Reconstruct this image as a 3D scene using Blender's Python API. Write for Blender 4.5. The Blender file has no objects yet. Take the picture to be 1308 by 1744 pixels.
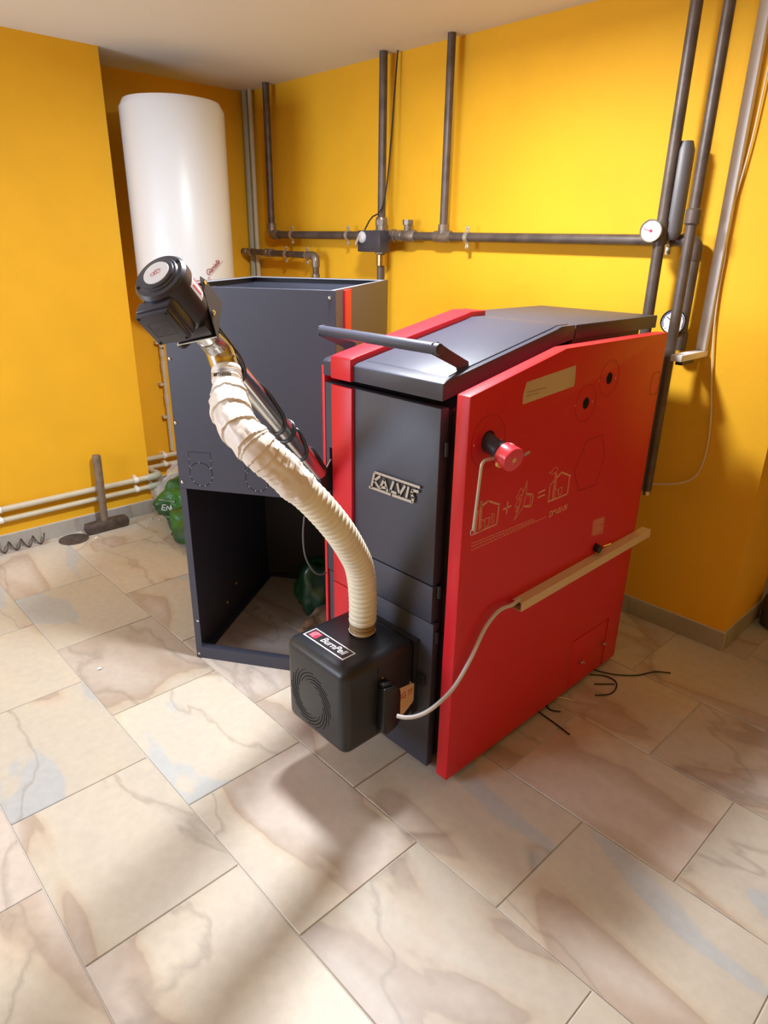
import bpy, bmesh, math, random
from mathutils import Vector, Matrix, noise as mnoise
random.seed(7)
scene = bpy.context.scene
COL = scene.collection

# ------------------------------------------------------------------ camera
FPX = 1141.1056
FW = Vector((-0.67259462, 0.64093012, -0.36989871))
RT = Vector((0.68515277, 0.72822411, 0.01597925))
UP = Vector((-0.27961074, 0.24268957, 0.92893466))
CAM = Vector((0, 0, 1.6))
cd = bpy.data.cameras.new('camera')
cam = bpy.data.objects.new('camera', cd)
COL.objects.link(cam)
cd.sensor_fit = 'HORIZONTAL'
cd.sensor_width = 36
cd.lens = 36 * FPX / 1308
cd.clip_start = 0.02
m = Matrix.Identity(4)
for i in range(3):
    m[i][0] = RT[i]; m[i][1] = UP[i]; m[i][2] = -FW[i]; m[i][3] = CAM[i]
cam.matrix_world = m
scene.camera = cam

# ------------------------------------------------------------------ light
scene.view_settings.view_transform = 'Standard'
scene.view_settings.look = 'None'
scene.view_settings.exposure = 0.08
scene.view_settings.gamma = 1.0
scene.view_settings.use_curve_mapping = False
world = bpy.data.worlds.new('world')
scene.world = world
world.use_nodes = True
bg = world.node_tree.nodes['Background']
bg.inputs[0].default_value = (0.62, 0.75, 1.0, 1)
bg.inputs[1].default_value = 1.0


def area(name, loc, target, sx, sy, power, colr, shape='RECTANGLE'):
    l = bpy.data.lights.new(name, 'AREA')
    l.shape = shape; l.size = sx; l.size_y = sy
    l.energy = power; l.color = colr
    o = bpy.data.objects.new(name, l)
    COL.objects.link(o)
    o.location = loc
    o.rotation_euler = (Vector(target) - Vector(loc)).to_track_quat('-Z', 'Y').to_euler()
    return o


LAMP = (-1.65, 1.45, 2.46)
area('lamp_light', (LAMP[0], LAMP[1], LAMP[2] - 0.045), (LAMP[0], LAMP[1], 0), 0.24, 0.24, 72, (0.93, 0.96, 1.0), 'DISK')
area('window_daylight', (-2.9, -2.12, 1.55), (-2.5, 3, 1.0), 1.5, 1.0, 84, (0.66, 0.80, 1.0))


# ------------------------------------------------------------------ helpers
def ray(px, py):
    return FW + RT * ((px - 654) / FPX) - UP * ((py - 872) / FPX)


def at(px, py, ax, v):
    d = ray(px, py); i = 'xyz'.index(ax)
    return CAM + d * ((v - CAM[i]) / d[i])


def dp(px, py, depth):
    return CAM + ray(px, py) * depth


V = Vector


class G:
    def __init__(s):
        s.v = []; s.f = []

    def add(s, vs, fs):
        n = len(s.v)
        s.v += [V(p) for p in vs]
        s.f += [[i + n for i in f] for f in fs]
        return s

    def box(s, x0, x1, y0, y1, z0, z1, M=None):
        vs = [(x, y, z) for z in (z0, z1) for y in (y0, y1) for x in (x0, x1)]
        vs = [V(p) for p in vs]
        if M: vs = [M @ p for p in vs]
        return s.add(vs, [(0, 2, 3, 1), (4, 5, 7, 6), (0, 1, 5, 4), (2, 6, 7, 3), (0, 4, 6, 2), (1, 3, 7, 5)])

    def prism(s, pts, O, U, W, N, h):
        """polygon pts (a,b) in the plane O + a U + b W, extruded by h along N"""
        O, U, W, N = V(O), V(U), V(W), V(N)
        n = len(pts)
        a = [O + U * p[0] + W * p[1] for p in pts]
        b = [p + N * h for p in a]
        fs = [tuple(range(n)), tuple(range(2 * n - 1, n - 1, -1))]
        fs += [(i, (i + 1) % n, n + (i + 1) % n, n + i) for i in range(n)]
        return s.add(a + b, fs)

    def tube(s, path, r, seg=14, caps=True, closed=False, rf=None):
        """sweep a circle of radius r (or rf(i, theta)) along the path"""
        path = [V(p) for p in path]
        n = len(path)
        T = []
        for i in range(n):
            if closed:
                t = path[(i + 1) % n] - path[i - 1]
            else:
                t = path[min(i + 1, n - 1)] - path[max(i - 1, 0)]
            T.append(t.normalized())
        ref = V((0, 0, 1)) if abs(T[0].z) < 0.9 else V((1, 0, 0))
        e = T[0].cross(ref).normalized()
        vs = []; fs = []
        for i in range(n):
            if i:
                e = e - T[i] * e.dot(T[i]); e.normalize()
            g = T[i].cross(e)
            for k in range(seg):
                th = 2 * math.pi * k / seg
                rr = rf(i, th) if rf else (r[i] if isinstance(r, (list, tuple)) else r)
                vs.append(path[i] + (e * math.cos(th) + g * math.sin(th)) * rr)
        for i in range(n if closed else n - 1):
            for k in range(seg):
                j = (i + 1) % n
                fs.append((i * seg + k, i * seg + (k + 1) % seg, j * seg + (k + 1) % seg, j * seg + k))
        if caps and not closed:
            fs.append(tuple(range(seg))[::-1])
            fs.append(tuple(range((n - 1) * seg, n * seg)))
        return s.add(vs, fs)

    def cyl(s, p0, p1, r, seg=20, r2=None):
        p0, p1 = V(p0), V(p1)
        d = (p1 - p0)
        return s.tube([p0, p0 + d * 0.5, p1], [r, (r + (r if r2 is None else r2)) / 2, r if r2 is None else r2], seg)

    def lathe(s, O, axis, prof, seg=24):
        """profile [(distance along axis, radius)]"""
        O = V(O); ax = V(axis).normalized()
        ref = V((0, 0, 1)) if abs(ax.z) < 0.9 else V((1, 0, 0))
        e = ax.cross(ref).normalized(); g = ax.cross(e)
        vs = []; fs = []
        for (d, r) in prof:
            for k in range(seg):
                th = 2 * math.pi * k / seg
                vs.append(O + ax * d + (e * math.cos(th) + g * math.sin(th)) * max(r, 1e-5))
        for i in range(len(prof) - 1):
            for k in range(seg):
                fs.append((i * seg + k, i * seg + (k + 1) % seg, (i + 1) * seg + (k + 1) % seg, (i + 1) * seg + k))
        fs.append(tuple(range(seg))[::-1])
        fs.append(tuple(range((len(prof) - 1) * seg, len(prof) * seg)))
        return s.add(vs, fs)

    def stroke(s, pts, w, O, U, W, N, h, closed=False):
        """flat ribbon of width w and thickness h along 2D polyline"""
        pts = [V((p[0], p[1])) for p in pts]
        if closed: pts = pts + [pts[0]]
        for a, b in zip(pts[:-1], pts[1:]):
            d = b - a
            if d.length < 1e-7: continue
            d.normalize(); q = V((-d.y, d.x)) * (w / 2); e = d * (w * 0.3)
            s.prism([a - e - q, b + e - q, b + e + q, a - e + q], O, U, W, N, h)
        return s


def centre_path(pts, step=0.01):
    """Catmull-Rom through pts, resampled by arc length"""
    P = [V(p) for p in pts]
    P = [P[0] * 2 - P[1]] + P + [P[-1] * 2 - P[-2]]
    out = []
    for i in range(1, len(P) - 2):
        for k in range(24):
            t = k / 24
            a, b, c, d = P[i - 1], P[i], P[i + 1], P[i + 2]
            out.append(0.5 * ((2 * b) + (c - a) * t + (2 * a - 5 * b + 4 * c - d) * t * t + (3 * b - a - 3 * c + d) * t ** 3))
    out.append(P[-2])
    res = [out[0]]; acc = 0; nxt = step
    L = 0
    for a, b in zip(out[:-1], out[1:]):
        l = (b - a).length
        while L + l >= nxt:
            res.append(a.lerp(b, (nxt - L) / l)); nxt += step
        L += l
    res.append(out[-1])
    return res


def fillet(pts, r, n=6):
    """round the corners of a polyline"""
    P = [V(p) for p in pts]
    out = [P[0]]
    for i in range(1, len(P) - 1):
        a = (P[i - 1] - P[i]).normalized(); b = (P[i + 1] - P[i]).normalized()
        p0 = P[i] + a * r; p1 = P[i] + b * r
        for k in range(n + 1):
            t = k / n
            out.append(p0 * (1 - t) ** 2 + P[i] * 2 * t * (1 - t) + p1 * t * t)
    out.append(P[-1])
    return out


def root_of(p):
    while p.parent: p = p.parent
    return p


def obj(name, g, mat, parent=None, bevel=0, seg=2, sharp=35, origin=None, smooth=True):
    if parent is not None:
        o0 = root_of(parent).location.copy()
    elif origin is not None:
        o0 = V(origin)
    else:
        xs = [v.x for v in g.v]; ys = [v.y for v in g.v]; zs = [v.z for v in g.v]
        o0 = V(((min(xs) + max(xs)) / 2, (min(ys) + max(ys)) / 2, min(zs)))
    me = bpy.data.meshes.new(name)
    me.from_pydata([tuple(v - o0) for v in g.v], [], g.f)
    bm = bmesh.new(); bm.from_mesh(me)
    bmesh.ops.recalc_face_normals(bm, faces=bm.faces)
    if bevel:
        ed = [e for e in bm.edges if len(e.link_faces) == 2 and e.calc_face_angle(0) > 0.5]
        bmesh.ops.bevel(bm, geom=ed, offset=bevel, segments=seg, profile=0.5, affect='EDGES', clamp_overlap=True)
    bm.to_mesh(me); bm.free()
    if smooth:
        me.shade_smooth(); me.set_sharp_from_angle(angle=math.radians(sharp))
    me.materials.append(mat)
    o = bpy.data.objects.new(name, me)
    COL.objects.link(o)
    if parent is None: o.location = o0
    else: o.parent = parent
    return o


def empty(name, loc):
    o = bpy.data.objects.new(name, None)
    COL.objects.link(o); o.location = loc; o.empty_display_size = 0.05
    return o


def tag(o, label=None, cat=None, group=None, kind=None):
    if label: o['label'] = label
    if cat: o['category'] = cat
    if group: o['group'] = group
    if kind: o['kind'] = kind
    return o


def cut(o, g):
    """carve g out of o for good"""
    o0 = root_of(o).location
    me = bpy.data.meshes.new('c')
    me.from_pydata([tuple(v - o0) for v in g.v], [], g.f)
    bm = bmesh.new(); bm.from_mesh(me); bmesh.ops.recalc_face_normals(bm, faces=bm.faces); bm.to_mesh(me); bm.free()
    c = bpy.data.objects.new('c', me); COL.objects.link(c)
    c.location = o0 if o.parent else o.location
    md = o.modifiers.new('b', 'BOOLEAN'); md.operation = 'DIFFERENCE'; md.object = c; md.solver = 'EXACT'
    bpy.context.view_layer.update()
    dg = bpy.context.evaluated_depsgraph_get()
    nm = bpy.data.meshes.new_from_object(o.evaluated_get(dg))
    o.modifiers.clear(); old = o.data; o.data = nm; nm.name = old.name
    bpy.data.objects.remove(c); bpy.data.meshes.remove(me)
    nm.shade_smooth(); nm.set_sharp_from_angle(angle=math.radians(35))


def text_geo(txt, size, O, U, W, N, h=0.0006, shear=0.0, offset=0.0, align='CENTER', sx=1.0, mapf=None):
    """letters as geometry, lying in the plane O + a U + b W"""
    c = bpy.data.curves.new('t', 'FONT')
    c.body = txt; c.size = size; c.shear = shear; c.offset = offset
    c.align_x = align; c.align_y = 'CENTER'; c.resolution_u = 3
    c.extrude = h / 2
    o = bpy.data.objects.new('t', c); COL.objects.link(o)
    bpy.context.view_layer.update()
    dg = bpy.context.evaluated_depsgraph_get()
    me = bpy.data.meshes.new_from_object(o.evaluated_get(dg))
    g = G()
    O, U, W, N = V(O), V(U), V(W), V(N)
    vs = []
    for v in me.vertices:
        a, b, d = v.co.x * sx, v.co.y, v.co.z + h / 2
        vs.append(mapf(a, b, d) if mapf else O + U * a + W * b + N * d)
    g.add(vs, [tuple(p.vertices) for p in me.polygons])
    bpy.data.objects.remove(o); bpy.data.curves.remove(c); bpy.data.meshes.remove(me)
    return g


# ------------------------------------------------------------------ materials
def mat(name, colr, rough=0.5, metal=0.0, bump=0.0, bscale=200, var=0.0, vscale=6, coat=0.0, spec=0.5, alpha=1.0, emis=None, estr=0.0, trans=0.0, vcol=None):
    m = bpy.data.materials.new(name); m.use_nodes = True
    nt = m.node_tree; b = nt.nodes['Principled BSDF']
    b.inputs['Base Color'].default_value = (*colr, 1)
    b.inputs['Roughness'].default_value = rough
    b.inputs['Metallic'].default_value = metal
    b.inputs['Specular IOR Level'].default_value = spec
    b.inputs['Coat Weight'].default_value = coat
    b.inputs['Alpha'].default_value = alpha
    b.inputs['Transmission Weight'].default_value = trans
    if emis:
        b.inputs['Emission Color'].default_value = (*emis, 1); b.inputs['Emission Strength'].default_value = estr
    tc = nt.nodes.new('ShaderNodeTexCoord')
    if var > 0:
        n = nt.nodes.new('ShaderNodeTexNoise'); n.inputs['Scale'].default_value = vscale; n.inputs['Detail'].default_value = 6
        nt.links.new(tc.outputs['Object'], n.inputs['Vector'])
        mx = nt.nodes.new('ShaderNodeMix'); mx.data_type = 'RGBA'
        c2 = vcol if vcol else tuple(c * (1 - var) for c in colr)
        mx.inputs[6].default_value = (*colr, 1); mx.inputs[7].default_value = (*c2, 1)
        mr = nt.nodes.new('ShaderNodeMapRange'); mr.inputs[1].default_value = 0.4; mr.inputs[2].default_value = 0.65
        nt.links.new(n.outputs['Fac'], mr.inputs[0]); nt.links.new(mr.outputs[0], mx.inputs[0])
        nt.links.new(mx.outputs[2], b.inputs['Base Color'])
    if bump > 0:
        n = nt.nodes.new('ShaderNodeTexNoise'); n.inputs['Scale'].default_value = bscale; n.inputs['Detail'].default_value = 3
        nt.links.new(tc.outputs['Object'], n.inputs['Vector'])
        bp = nt.nodes.new('ShaderNodeBump'); bp.inputs['Strength'].default_value = bump; bp.inputs['Distance'].default_value = 0.002
        nt.links.new(n.outputs['Fac'], bp.inputs['Height']); nt.links.new(bp.outputs[0], b.inputs['Normal'])
    return m


M_yellow = mat('yellow_paint', (0.86, 0.455, 0.010), 0.75, bump=0.25, bscale=90, var=0.06, vscale=3)
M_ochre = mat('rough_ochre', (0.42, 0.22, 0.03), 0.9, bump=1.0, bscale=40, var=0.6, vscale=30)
M_white = mat('white_ceiling', (0.80, 0.80, 0.78), 0.9, bump=0.2, bscale=80)
M_grout = mat('grout', (0.66, 0.62, 0.56), 0.95, bump=0.5, bscale=300)
M_red = mat('red_powder_coat', (0.68, 0.016, 0.028), 0.42, bump=0.10, bscale=500, spec=0.4)
M_grey = mat('anthracite_powder_coat', (0.050, 0.054, 0.080), 0.42, bump=0.25, bscale=600, spec=0.5)
M_greyd = mat('dark_sheet', (0.022, 0.022, 0.027), 0.5, bump=0.15, bscale=600)
M_black = mat('black_plastic', (0.014, 0.016, 0.021), 0.36, bump=0.15, bscale=700, spec=0.5)
M_motor = mat('black_motor_paint', (0.036, 0.037, 0.054), 0.30, bump=0.05, bscale=400)
M_hole = mat('dark_opening', (0.004, 0.005, 0.005), 0.9)
M_steel = mat('zinc_steel', (0.62, 0.63, 0.62), 0.22, metal=1.0, bump=0.05, bscale=60)
M_chrome = mat('polished_steel', (0.72, 0.72, 0.74), 0.12, metal=1.0)
M_badge = mat('brushed_badge', (0.55, 0.54, 0.53), 0.30, metal=0.9)
M_pipe = mat('dark_steel_pipe', (0.13, 0.10, 0.085), 0.45, metal=0.3, bump=0.3, bscale=80, var=0.35, vscale=14)
M_fit = mat('cast_fitting', (0.26, 0.21, 0.17), 0.38, metal=0.5, bump=0.3, bscale=120, var=0.3, vscale=30)
M_brass = mat('brass', (0.60, 0.45, 0.18), 0.3, metal=0.9)
M_clampm = mat('galvanised_clip', (0.62, 0.60, 0.56), 0.35, metal=0.8)
M_cream = mat('cream_plastic_pipe', (0.60, 0.55, 0.42), 0.45, var=0.08, vscale=12)
M_greenish = mat('grey_green_plastic', (0.40, 0.42, 0.33), 0.45)
M_clip = mat('white_plastic', (0.82, 0.80, 0.76), 0.4)
M_hose = mat('cream_hose', (0.88, 0.85, 0.68), 0.40, var=0.10, vscale=10, coat=0.1)
M_tape = mat('white_tape', (0.86, 0.80, 0.72), 0.42, bump=0.2, bscale=60)
M_hoseend = mat('amber_sleeve', (0.36, 0.25, 0.12), 0.3, coat=0.3)
M_tank = mat('white_enamel', (0.74, 0.76, 0.78), 0.35, coat=0.2)
M_print = mat('dark_red_print', (0.30, 0.05, 0.04), 0.6)
M_cream_print = mat('cream_print', (0.80, 0.42, 0.28), 0.6)
M_score = mat('scored_outline', (0.20, 0.008, 0.010), 0.7)
M_tapeb = mat('masking_tape', (0.62, 0.47, 0.27), 0.7, var=0.12, vscale=12)
M_tapetxt = mat('faint_pencil', (0.36, 0.26, 0.15), 0.7)
M_trunk = mat('beige_trunking', (0.74, 0.56, 0.34), 0.5)
M_cable = mat('pale_grey_cable', (0.62, 0.60, 0.60), 0.4)
M_bcable = mat('black_cable', (0.015, 0.016, 0.020), 0.35)
M_wcable = mat('white_cord', (0.78, 0.66, 0.50), 0.5)
M_labelw = mat('white_label', (0.85, 0.85, 0.86), 0.35)
M_labelk = mat('black_label', (0.02, 0.02, 0.025), 0.35)
M_labelr = mat('red_label', (0.62, 0.03, 0.08), 0.4)
M_labelpink = mat('pink_label', (0.80, 0.42, 0.48), 0.4)
M_labelo = mat('pale_orange_label', (0.80, 0.55, 0.33), 0.45)
M_redtxt = mat('red_lettering', (0.45, 0.05, 0.03), 0.5)
M_knob = mat('red_knob', (0.75, 0.03, 0.05), 0.32, coat=0.3)
M_face = mat('gauge_face', (0.82, 0.82, 0.85), 0.4)
M_blue = mat('blue_marking', (0.05, 0.06, 0.35), 0.5)
M_wood = mat('worn_wood_handle', (0.20, 0.14, 0.09), 0.6, bump=0.4, bscale=60, var=0.35, vscale=20)
M_iron = mat('rusty_iron', (0.13, 0.10, 0.085), 0.6, metal=0.4, bump=0.5, bscale=80, var=0.4, vscale=25)
M_bag = mat('green_bag', (0.03, 0.15, 0.02), 0.38, bump=0.9, bscale=28, var=0.5, vscale=7, vcol=(0.015, 0.055, 0.02))
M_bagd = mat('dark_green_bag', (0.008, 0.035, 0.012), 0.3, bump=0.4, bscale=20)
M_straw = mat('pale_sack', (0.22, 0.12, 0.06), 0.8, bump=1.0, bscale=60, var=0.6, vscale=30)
M_batten = mat('white_batten', (0.80, 0.78, 0.80), 0.5)
M_diff = mat('lamp_diffuser', (0.9, 0.9, 0.9), 0.5, emis=(1.0, 0.96, 0.90), estr=6.0)
M_frame = mat('white_frame', (0.75, 0.75, 0.75), 0.4)
M_tan = mat('tan_mark', (0.75, 0.50, 0.15), 0.5)


def clear_mat():
    m = bpy.data.materials.new('clear_plastic'); m.use_nodes = True
    nt = m.node_tree; b = nt.nodes['Principled BSDF']
    b.inputs['Base Color'].default_value = (0.80, 0.82, 0.84, 1); b.inputs['Roughness'].default_value = 0.22
    b.inputs['Alpha'].default_value = 0.26
    return m


M_clear = clear_mat()


def tile_mat(name, dark=1.0, grey=0.0):
    m = bpy.data.materials.new(name); m.use_nodes = True
    nt = m.node_tree; N = nt.nodes; L = nt.links; b = N['Principled BSDF']
    tc = N.new('ShaderNodeTexCoord'); oi = N.new('ShaderNodeObjectInfo')
    cb = N.new('ShaderNodeCombineXYZ')
    mm = N.new('ShaderNodeMath'); mm.operation = 'MULTIPLY'; mm.inputs[1].default_value = 57.0
    m2 = N.new('ShaderNodeMath'); m2.operation = 'MULTIPLY'; m2.inputs[1].default_value = 31.0
    L.new(oi.outputs['Random'], mm.inputs[0]); L.new(oi.outputs['Random'], m2.inputs[0])
    L.new(mm.outputs[0], cb.inputs[0]); L.new(m2.outputs[0], cb.inputs[1]); L.new(mm.outputs[0], cb.inputs[2])
    va = N.new('ShaderNodeVectorMath'); va.operation = 'ADD'
    L.new(tc.outputs['Object'], va.inputs[0]); L.new(cb.outputs[0], va.inputs[1])
    # layered sandstone: stretched, strongly distorted noise
    mp = N.new('ShaderNodeMapping'); mp.inputs['Scale'].default_value = (1.0, 2.0, 1.0); mp.inputs['Rotation'].default_value = (0, 0, 0.5)
    L.new(va.outputs[0], mp.inputs[0])
    n1 = N.new('ShaderNodeTexNoise'); n1.inputs['Scale'].default_value = 1.1; n1.inputs['Detail'].default_value = 4; n1.inputs['Roughness'].default_value = 0.42; n1.inputs['Distortion'].default_value = 0.5
    L.new(mp.outputs[0], n1.inputs['Vector'])
    r1 = N.new('ShaderNodeValToRGB'); e = r1.color_ramp.elements
    e[0].position = 0.26; e[0].color = (0.52, 0.54, 0.54, 1)
    e[1].position = 0.72; e[1].color = (0.60, 0.47, 0.38, 1)
    for p, c in ((0.355, (0.52, 0.54, 0.53, 1)), (0.367, (0.62, 0.55, 0.44, 1)), (0.49, (0.66, 0.57, 0.43, 1)), (0.525, (0.62, 0.49, 0.34, 1)), (0.532, (0.50, 0.37, 0.26, 1)), (0.60, (0.64, 0.54, 0.45, 1))):
        q = e.new(p); q.color = c
    L.new(n1.outputs['Fac'], r1.inputs[0])
    # thin dark veins
    n2 = N.new('ShaderNodeTexNoise'); n2.inputs['Scale'].default_value = 0.9; n2.inputs['Detail'].default_value = 7; n2.inputs['Roughness'].default_value = 0.45; n2.inputs['Distortion'].default_value = 0.3
    v2 = N.new('ShaderNodeVectorMath'); v2.operation = 'ADD'; v2.inputs[1].default_value = (9, 4, 2)
    L.new(mp.outputs[0], v2.inputs[0]); L.new(v2.outputs[0], n2.inputs['Vector'])
    r2 = N.new('ShaderNodeValToRGB'); e = r2.color_ramp.elements
    e[0].position = 0.485; e[0].color = (0, 0, 0, 1); e[1].position = 0.505; e[1].color = (0, 0, 0, 1)
    q = e.new(0.496); q.color = (0.42, 0.42, 0.42, 1)
    L.new(n2.outputs['Fac'], r2.inputs[0])
    mx = N.new('ShaderNodeMix'); mx.data_type = 'RGBA'; mx.inputs[7].default_value = (0.30, 0.24, 0.18, 1)
    L.new(r2.outputs[0], mx.inputs[0]); L.new(r1.outputs[0], mx.inputs[6])
    # per tile tone
    hs = N.new('ShaderNodeHueSaturation')
    mr = N.new('ShaderNodeMapRange'); mr.inputs[3].default_value = 0.88 * dark; mr.inputs[4].default_value = 1.12 * dark
    L.new(oi.outputs['Random'], mr.inputs[0]); L.new(mr.outputs[0], hs.inputs['Value'])
    hs.inputs['Saturation'].default_value = 1.0 - grey
    L.new(mx.outputs[2], hs.inputs['Color'])
    # fine grain
    n3 = N.new('ShaderNodeTexNoise'); n3.inputs['Scale'].default_value = 35; n3.inputs['Detail'].default_value = 8
    L.new(va.outputs[0], n3.inputs['Vector'])
    mg = N.new('ShaderNodeMix'); mg.data_type = 'RGBA'; mg.blend_type = 'MULTIPLY'; mg.inputs[0].default_value = 0.22
    L.new(hs.outputs[0], mg.inputs[6]); L.new(n3.outputs['Fac'], mg.inputs[7])
    L.new(mg.outputs[2], b.inputs['Base Color'])
    b.inputs['Roughness'].default_value = 0.42
    bp = N.new('ShaderNodeBump'); bp.inputs['Strength'].default_value = 0.25; bp.inputs['Distance'].default_value = 0.003
    L.new(n1.outputs['Fac'], bp.inputs['Height']); L.new(bp.outputs[0], b.inputs['Normal'])
    return m


M_tile = tile_mat('sandstone_tile', 0.98, 0.20)
M_skirt = tile_mat('skirting_tile', 0.72, 0.55)

# ------------------------------------------------------------------ setting
XL, XR2, YS, YW, XC, YC = -3.874, -4.262, 1.665, 2.766, -0.785, 3.20
XE, YN, ZC = 1.6, -2.2, 2.50
YF = 4.2


def struct(name, g, m, parent=None, **k):
    o = obj(name, g, m, parent, **k)
    if parent is None: tag(o, kind='structure')
    return o


floor = struct('floor', G().box(XR2 - .1, XE + .1, YN - .1, YF + .1, -0.08, -0.004), M_grout, origin=(0, 0, 0))
PX, PY = 0.566, 0.421


def make_tile(x0, x1, y0, y1):
    dz = random.uniform(-0.0004, 0.0004)
    g = G().box(x0 + .0022, x1 - .0022, y0 + .0022, y1 - .0022, -0.008, dz)
    cx, cy = (x0 + x1) / 2, (y0 + y1) / 2
    me = bpy.data.meshes.new('tile')
    me.from_pydata([(v.x - cx, v.y - cy, v.z) for v in g.v], [], g.f)
    bm = bmesh.new(); bm.from_mesh(me); bmesh.ops.recalc_face_normals(bm, faces=bm.faces)
    ed = [e for e in bm.edges if all(v.co.z > -0.002 for v in e.verts)]
    bmesh.ops.bevel(bm, geom=ed, offset=0.0015, segments=1, affect='EDGES')
    bm.to_mesh(me); bm.free(); me.materials.append(M_tile)
    o = bpy.data.objects.new('floor_tile', me); COL.objects.link(o)
    o.parent = floor; o.location = (cx, cy, 0)


for k in range(-4, 12):
    y1 = YW - 0.001 - k * PY; y0 = y1 - PY
    if y1 > YF: continue
    off = -0.97 if k % 2 == 0 else -0.685
    # walls limit the row
    xmin = XL if y1 <= YS + .05 else XR2
    xmax = XE
    if y0 >= YW - .01: xmin = XC
    i0 = math.floor((xmin - off) / PX)
    x = off + i0 * PX
    yy0, yy1 = max(y0, YN), min(y1, YF)
    while x < xmax:
        a, b = max(x, xmin), min(x + PX, xmax)
        if b - a > .02 and yy1 - yy0 > .02: make_tile(a, b, yy0, yy1)
        x += PX

struct('wall_left', G().prism([(YN - .1, 0), (YN - .1, 1), (YS, 1), (YS, 0)], (0, 0, 0), (0, 1, 0), (0, 0, ZC), (1, 0, 0), 0).v and
       G().box(XR2 - .3, XL, YN - .1, YS, -.02, ZC), M_yellow)
struct('wall_recess', G().box(XR2 - .3, XR2, YS, YW + .2, -.02, ZC), M_yellow)
struct('wall_back', G().box(XR2 - .3, XC, YW, YC, -.02, ZC), M_yellow)
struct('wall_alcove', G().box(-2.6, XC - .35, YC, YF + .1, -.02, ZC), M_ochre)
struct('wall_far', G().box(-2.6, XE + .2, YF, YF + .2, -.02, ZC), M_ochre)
struct('wall_right', G().box(XE, XE + .2, YN - .1, YF + .1, -.02, ZC), M_yellow)
wn = struct('wall_near', G().box(XR2 - .3, XE + .2, YN - .2, YN, -.02, ZC), M_yellow)
cut(wn, G().box(-3.7, -2.1, YN - .3, YN + .1, 1.0, 2.1))
struct('ceiling', G().box(XR2 - .3, XE + .2, YN - .2, YF + .2, ZC, ZC + .1), M_white)
w1 = empty('window_1', (-2.9, YN - .1, 1.0)); tag(w1, kind='structure')
fr = G()
for a in ((-3.7, -3.64, 1.0, 2.1), (-2.16, -2.1, 1.0, 2.1), (-3.7, -2.1, 1.0, 1.06), (-3.7, -2.1, 2.04, 2.1), (-2.93, -2.87, 1.0, 2.1)):
    fr.box(a[0], a[1], YN - .15, YN - .09, a[2], a[3])
obj('window_frame', fr, M_frame, w1)


# skirting, in separate lengths of tile
def skirting(name, p0, p1, nrm, h=0.085, t=0.009, first=0.3):
    p0, p1, nrm = V(p0), V(p1), V(nrm)
    L = (p1 - p0).length; d = (p1 - p0).normalized()
    root = empty(name, p0); tag(root, kind='structure')
    a = 0.0; b = first
    while a < L - .01:
        b = min(b, L)
        g = G().prism([(a + .001, 0), (b - .001, 0), (b - .001, h), (a + .001, h)], p0, d, (0, 0, 1), nrm, t)
        o = obj('skirting_tile', g, M_skirt, root, bevel=.0012, seg=1)
        a = b; b += PX
    obj('grout_line', G().prism([(0, 0), (L, 0), (L, h + .004), (0, h + .004)], p0, d, (0, 0, 1), nrm, t * .5), M_grout, root)


skirting('baseboard_left', (XL, YN, 0), (XL, YS, 0), (1, 0, 0), first=.15)
skirting('baseboard_step', (XR2, YS, 0), (XL + .009, YS, 0), (0, 1, 0))
skirting('baseboard_recess', (XR2, YS, 0), (XR2, YW, 0), (1, 0, 0))
skirting('baseboard_back', (XR2, YW, 0), (XC + .009, YW, 0), (0, -1, 0), first=.22)
skirting('baseboard_right', (XC, YW, 0), (XC, YC, 0), (1, 0, 0))

# lamp on the ceiling (just above the frame)
lamp = tag(empty('ceiling_lamp', (LAMP[0], LAMP[1], 2.42)), 'round white ceiling lamp above the boiler, just out of view', 'lamp')
obj('lamp_base', G().lathe((LAMP[0], LAMP[1], 2.5), (0, 0, -1), [(0, .17), (.03, .17), (.035, .16)], 32), M_frame, lamp)
obj('diffuser', G().lathe((LAMP[0], LAMP[1], 2.465), (0, 0, -1), [(0, .155), (.02, .15), (.033, .11), (.038, .02)], 32), M_diff, lamp)

# ------------------------------------------------------------------ boiler
XP, YFR, YB = -1.0592, 1.302, 2.355
boiler = tag(empty('boiler', (-1.36, 1.8, 0.0)), 'big red and anthracite solid fuel boiler with a sloping lid and bar handle', 'boiler')
side = [(YFR, .02), (YFR, 1.251), (1.722, 1.335), (YB, 1.335), (YB, .02)]
rp = obj('side_panel', G().prism(side, (XP, 0, 0), (0, 1, 0), (0, 0, 1), (-1, 0, 0), .045), M_red, boiler, bevel=.004)
rp['label'] = 'right red side panel with printed drawings'
HOLES = [((1.388, 1.12), .030), ((1.864, 1.156), .019), ((1.988, 1.219), .019), ((2.057, .608), .016)]
for (c, r) in HOLES:
    cut(rp, G().cyl((XP + .02, c[0], c[1]), (XP - .08, c[0], c[1]), r, 24))
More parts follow.
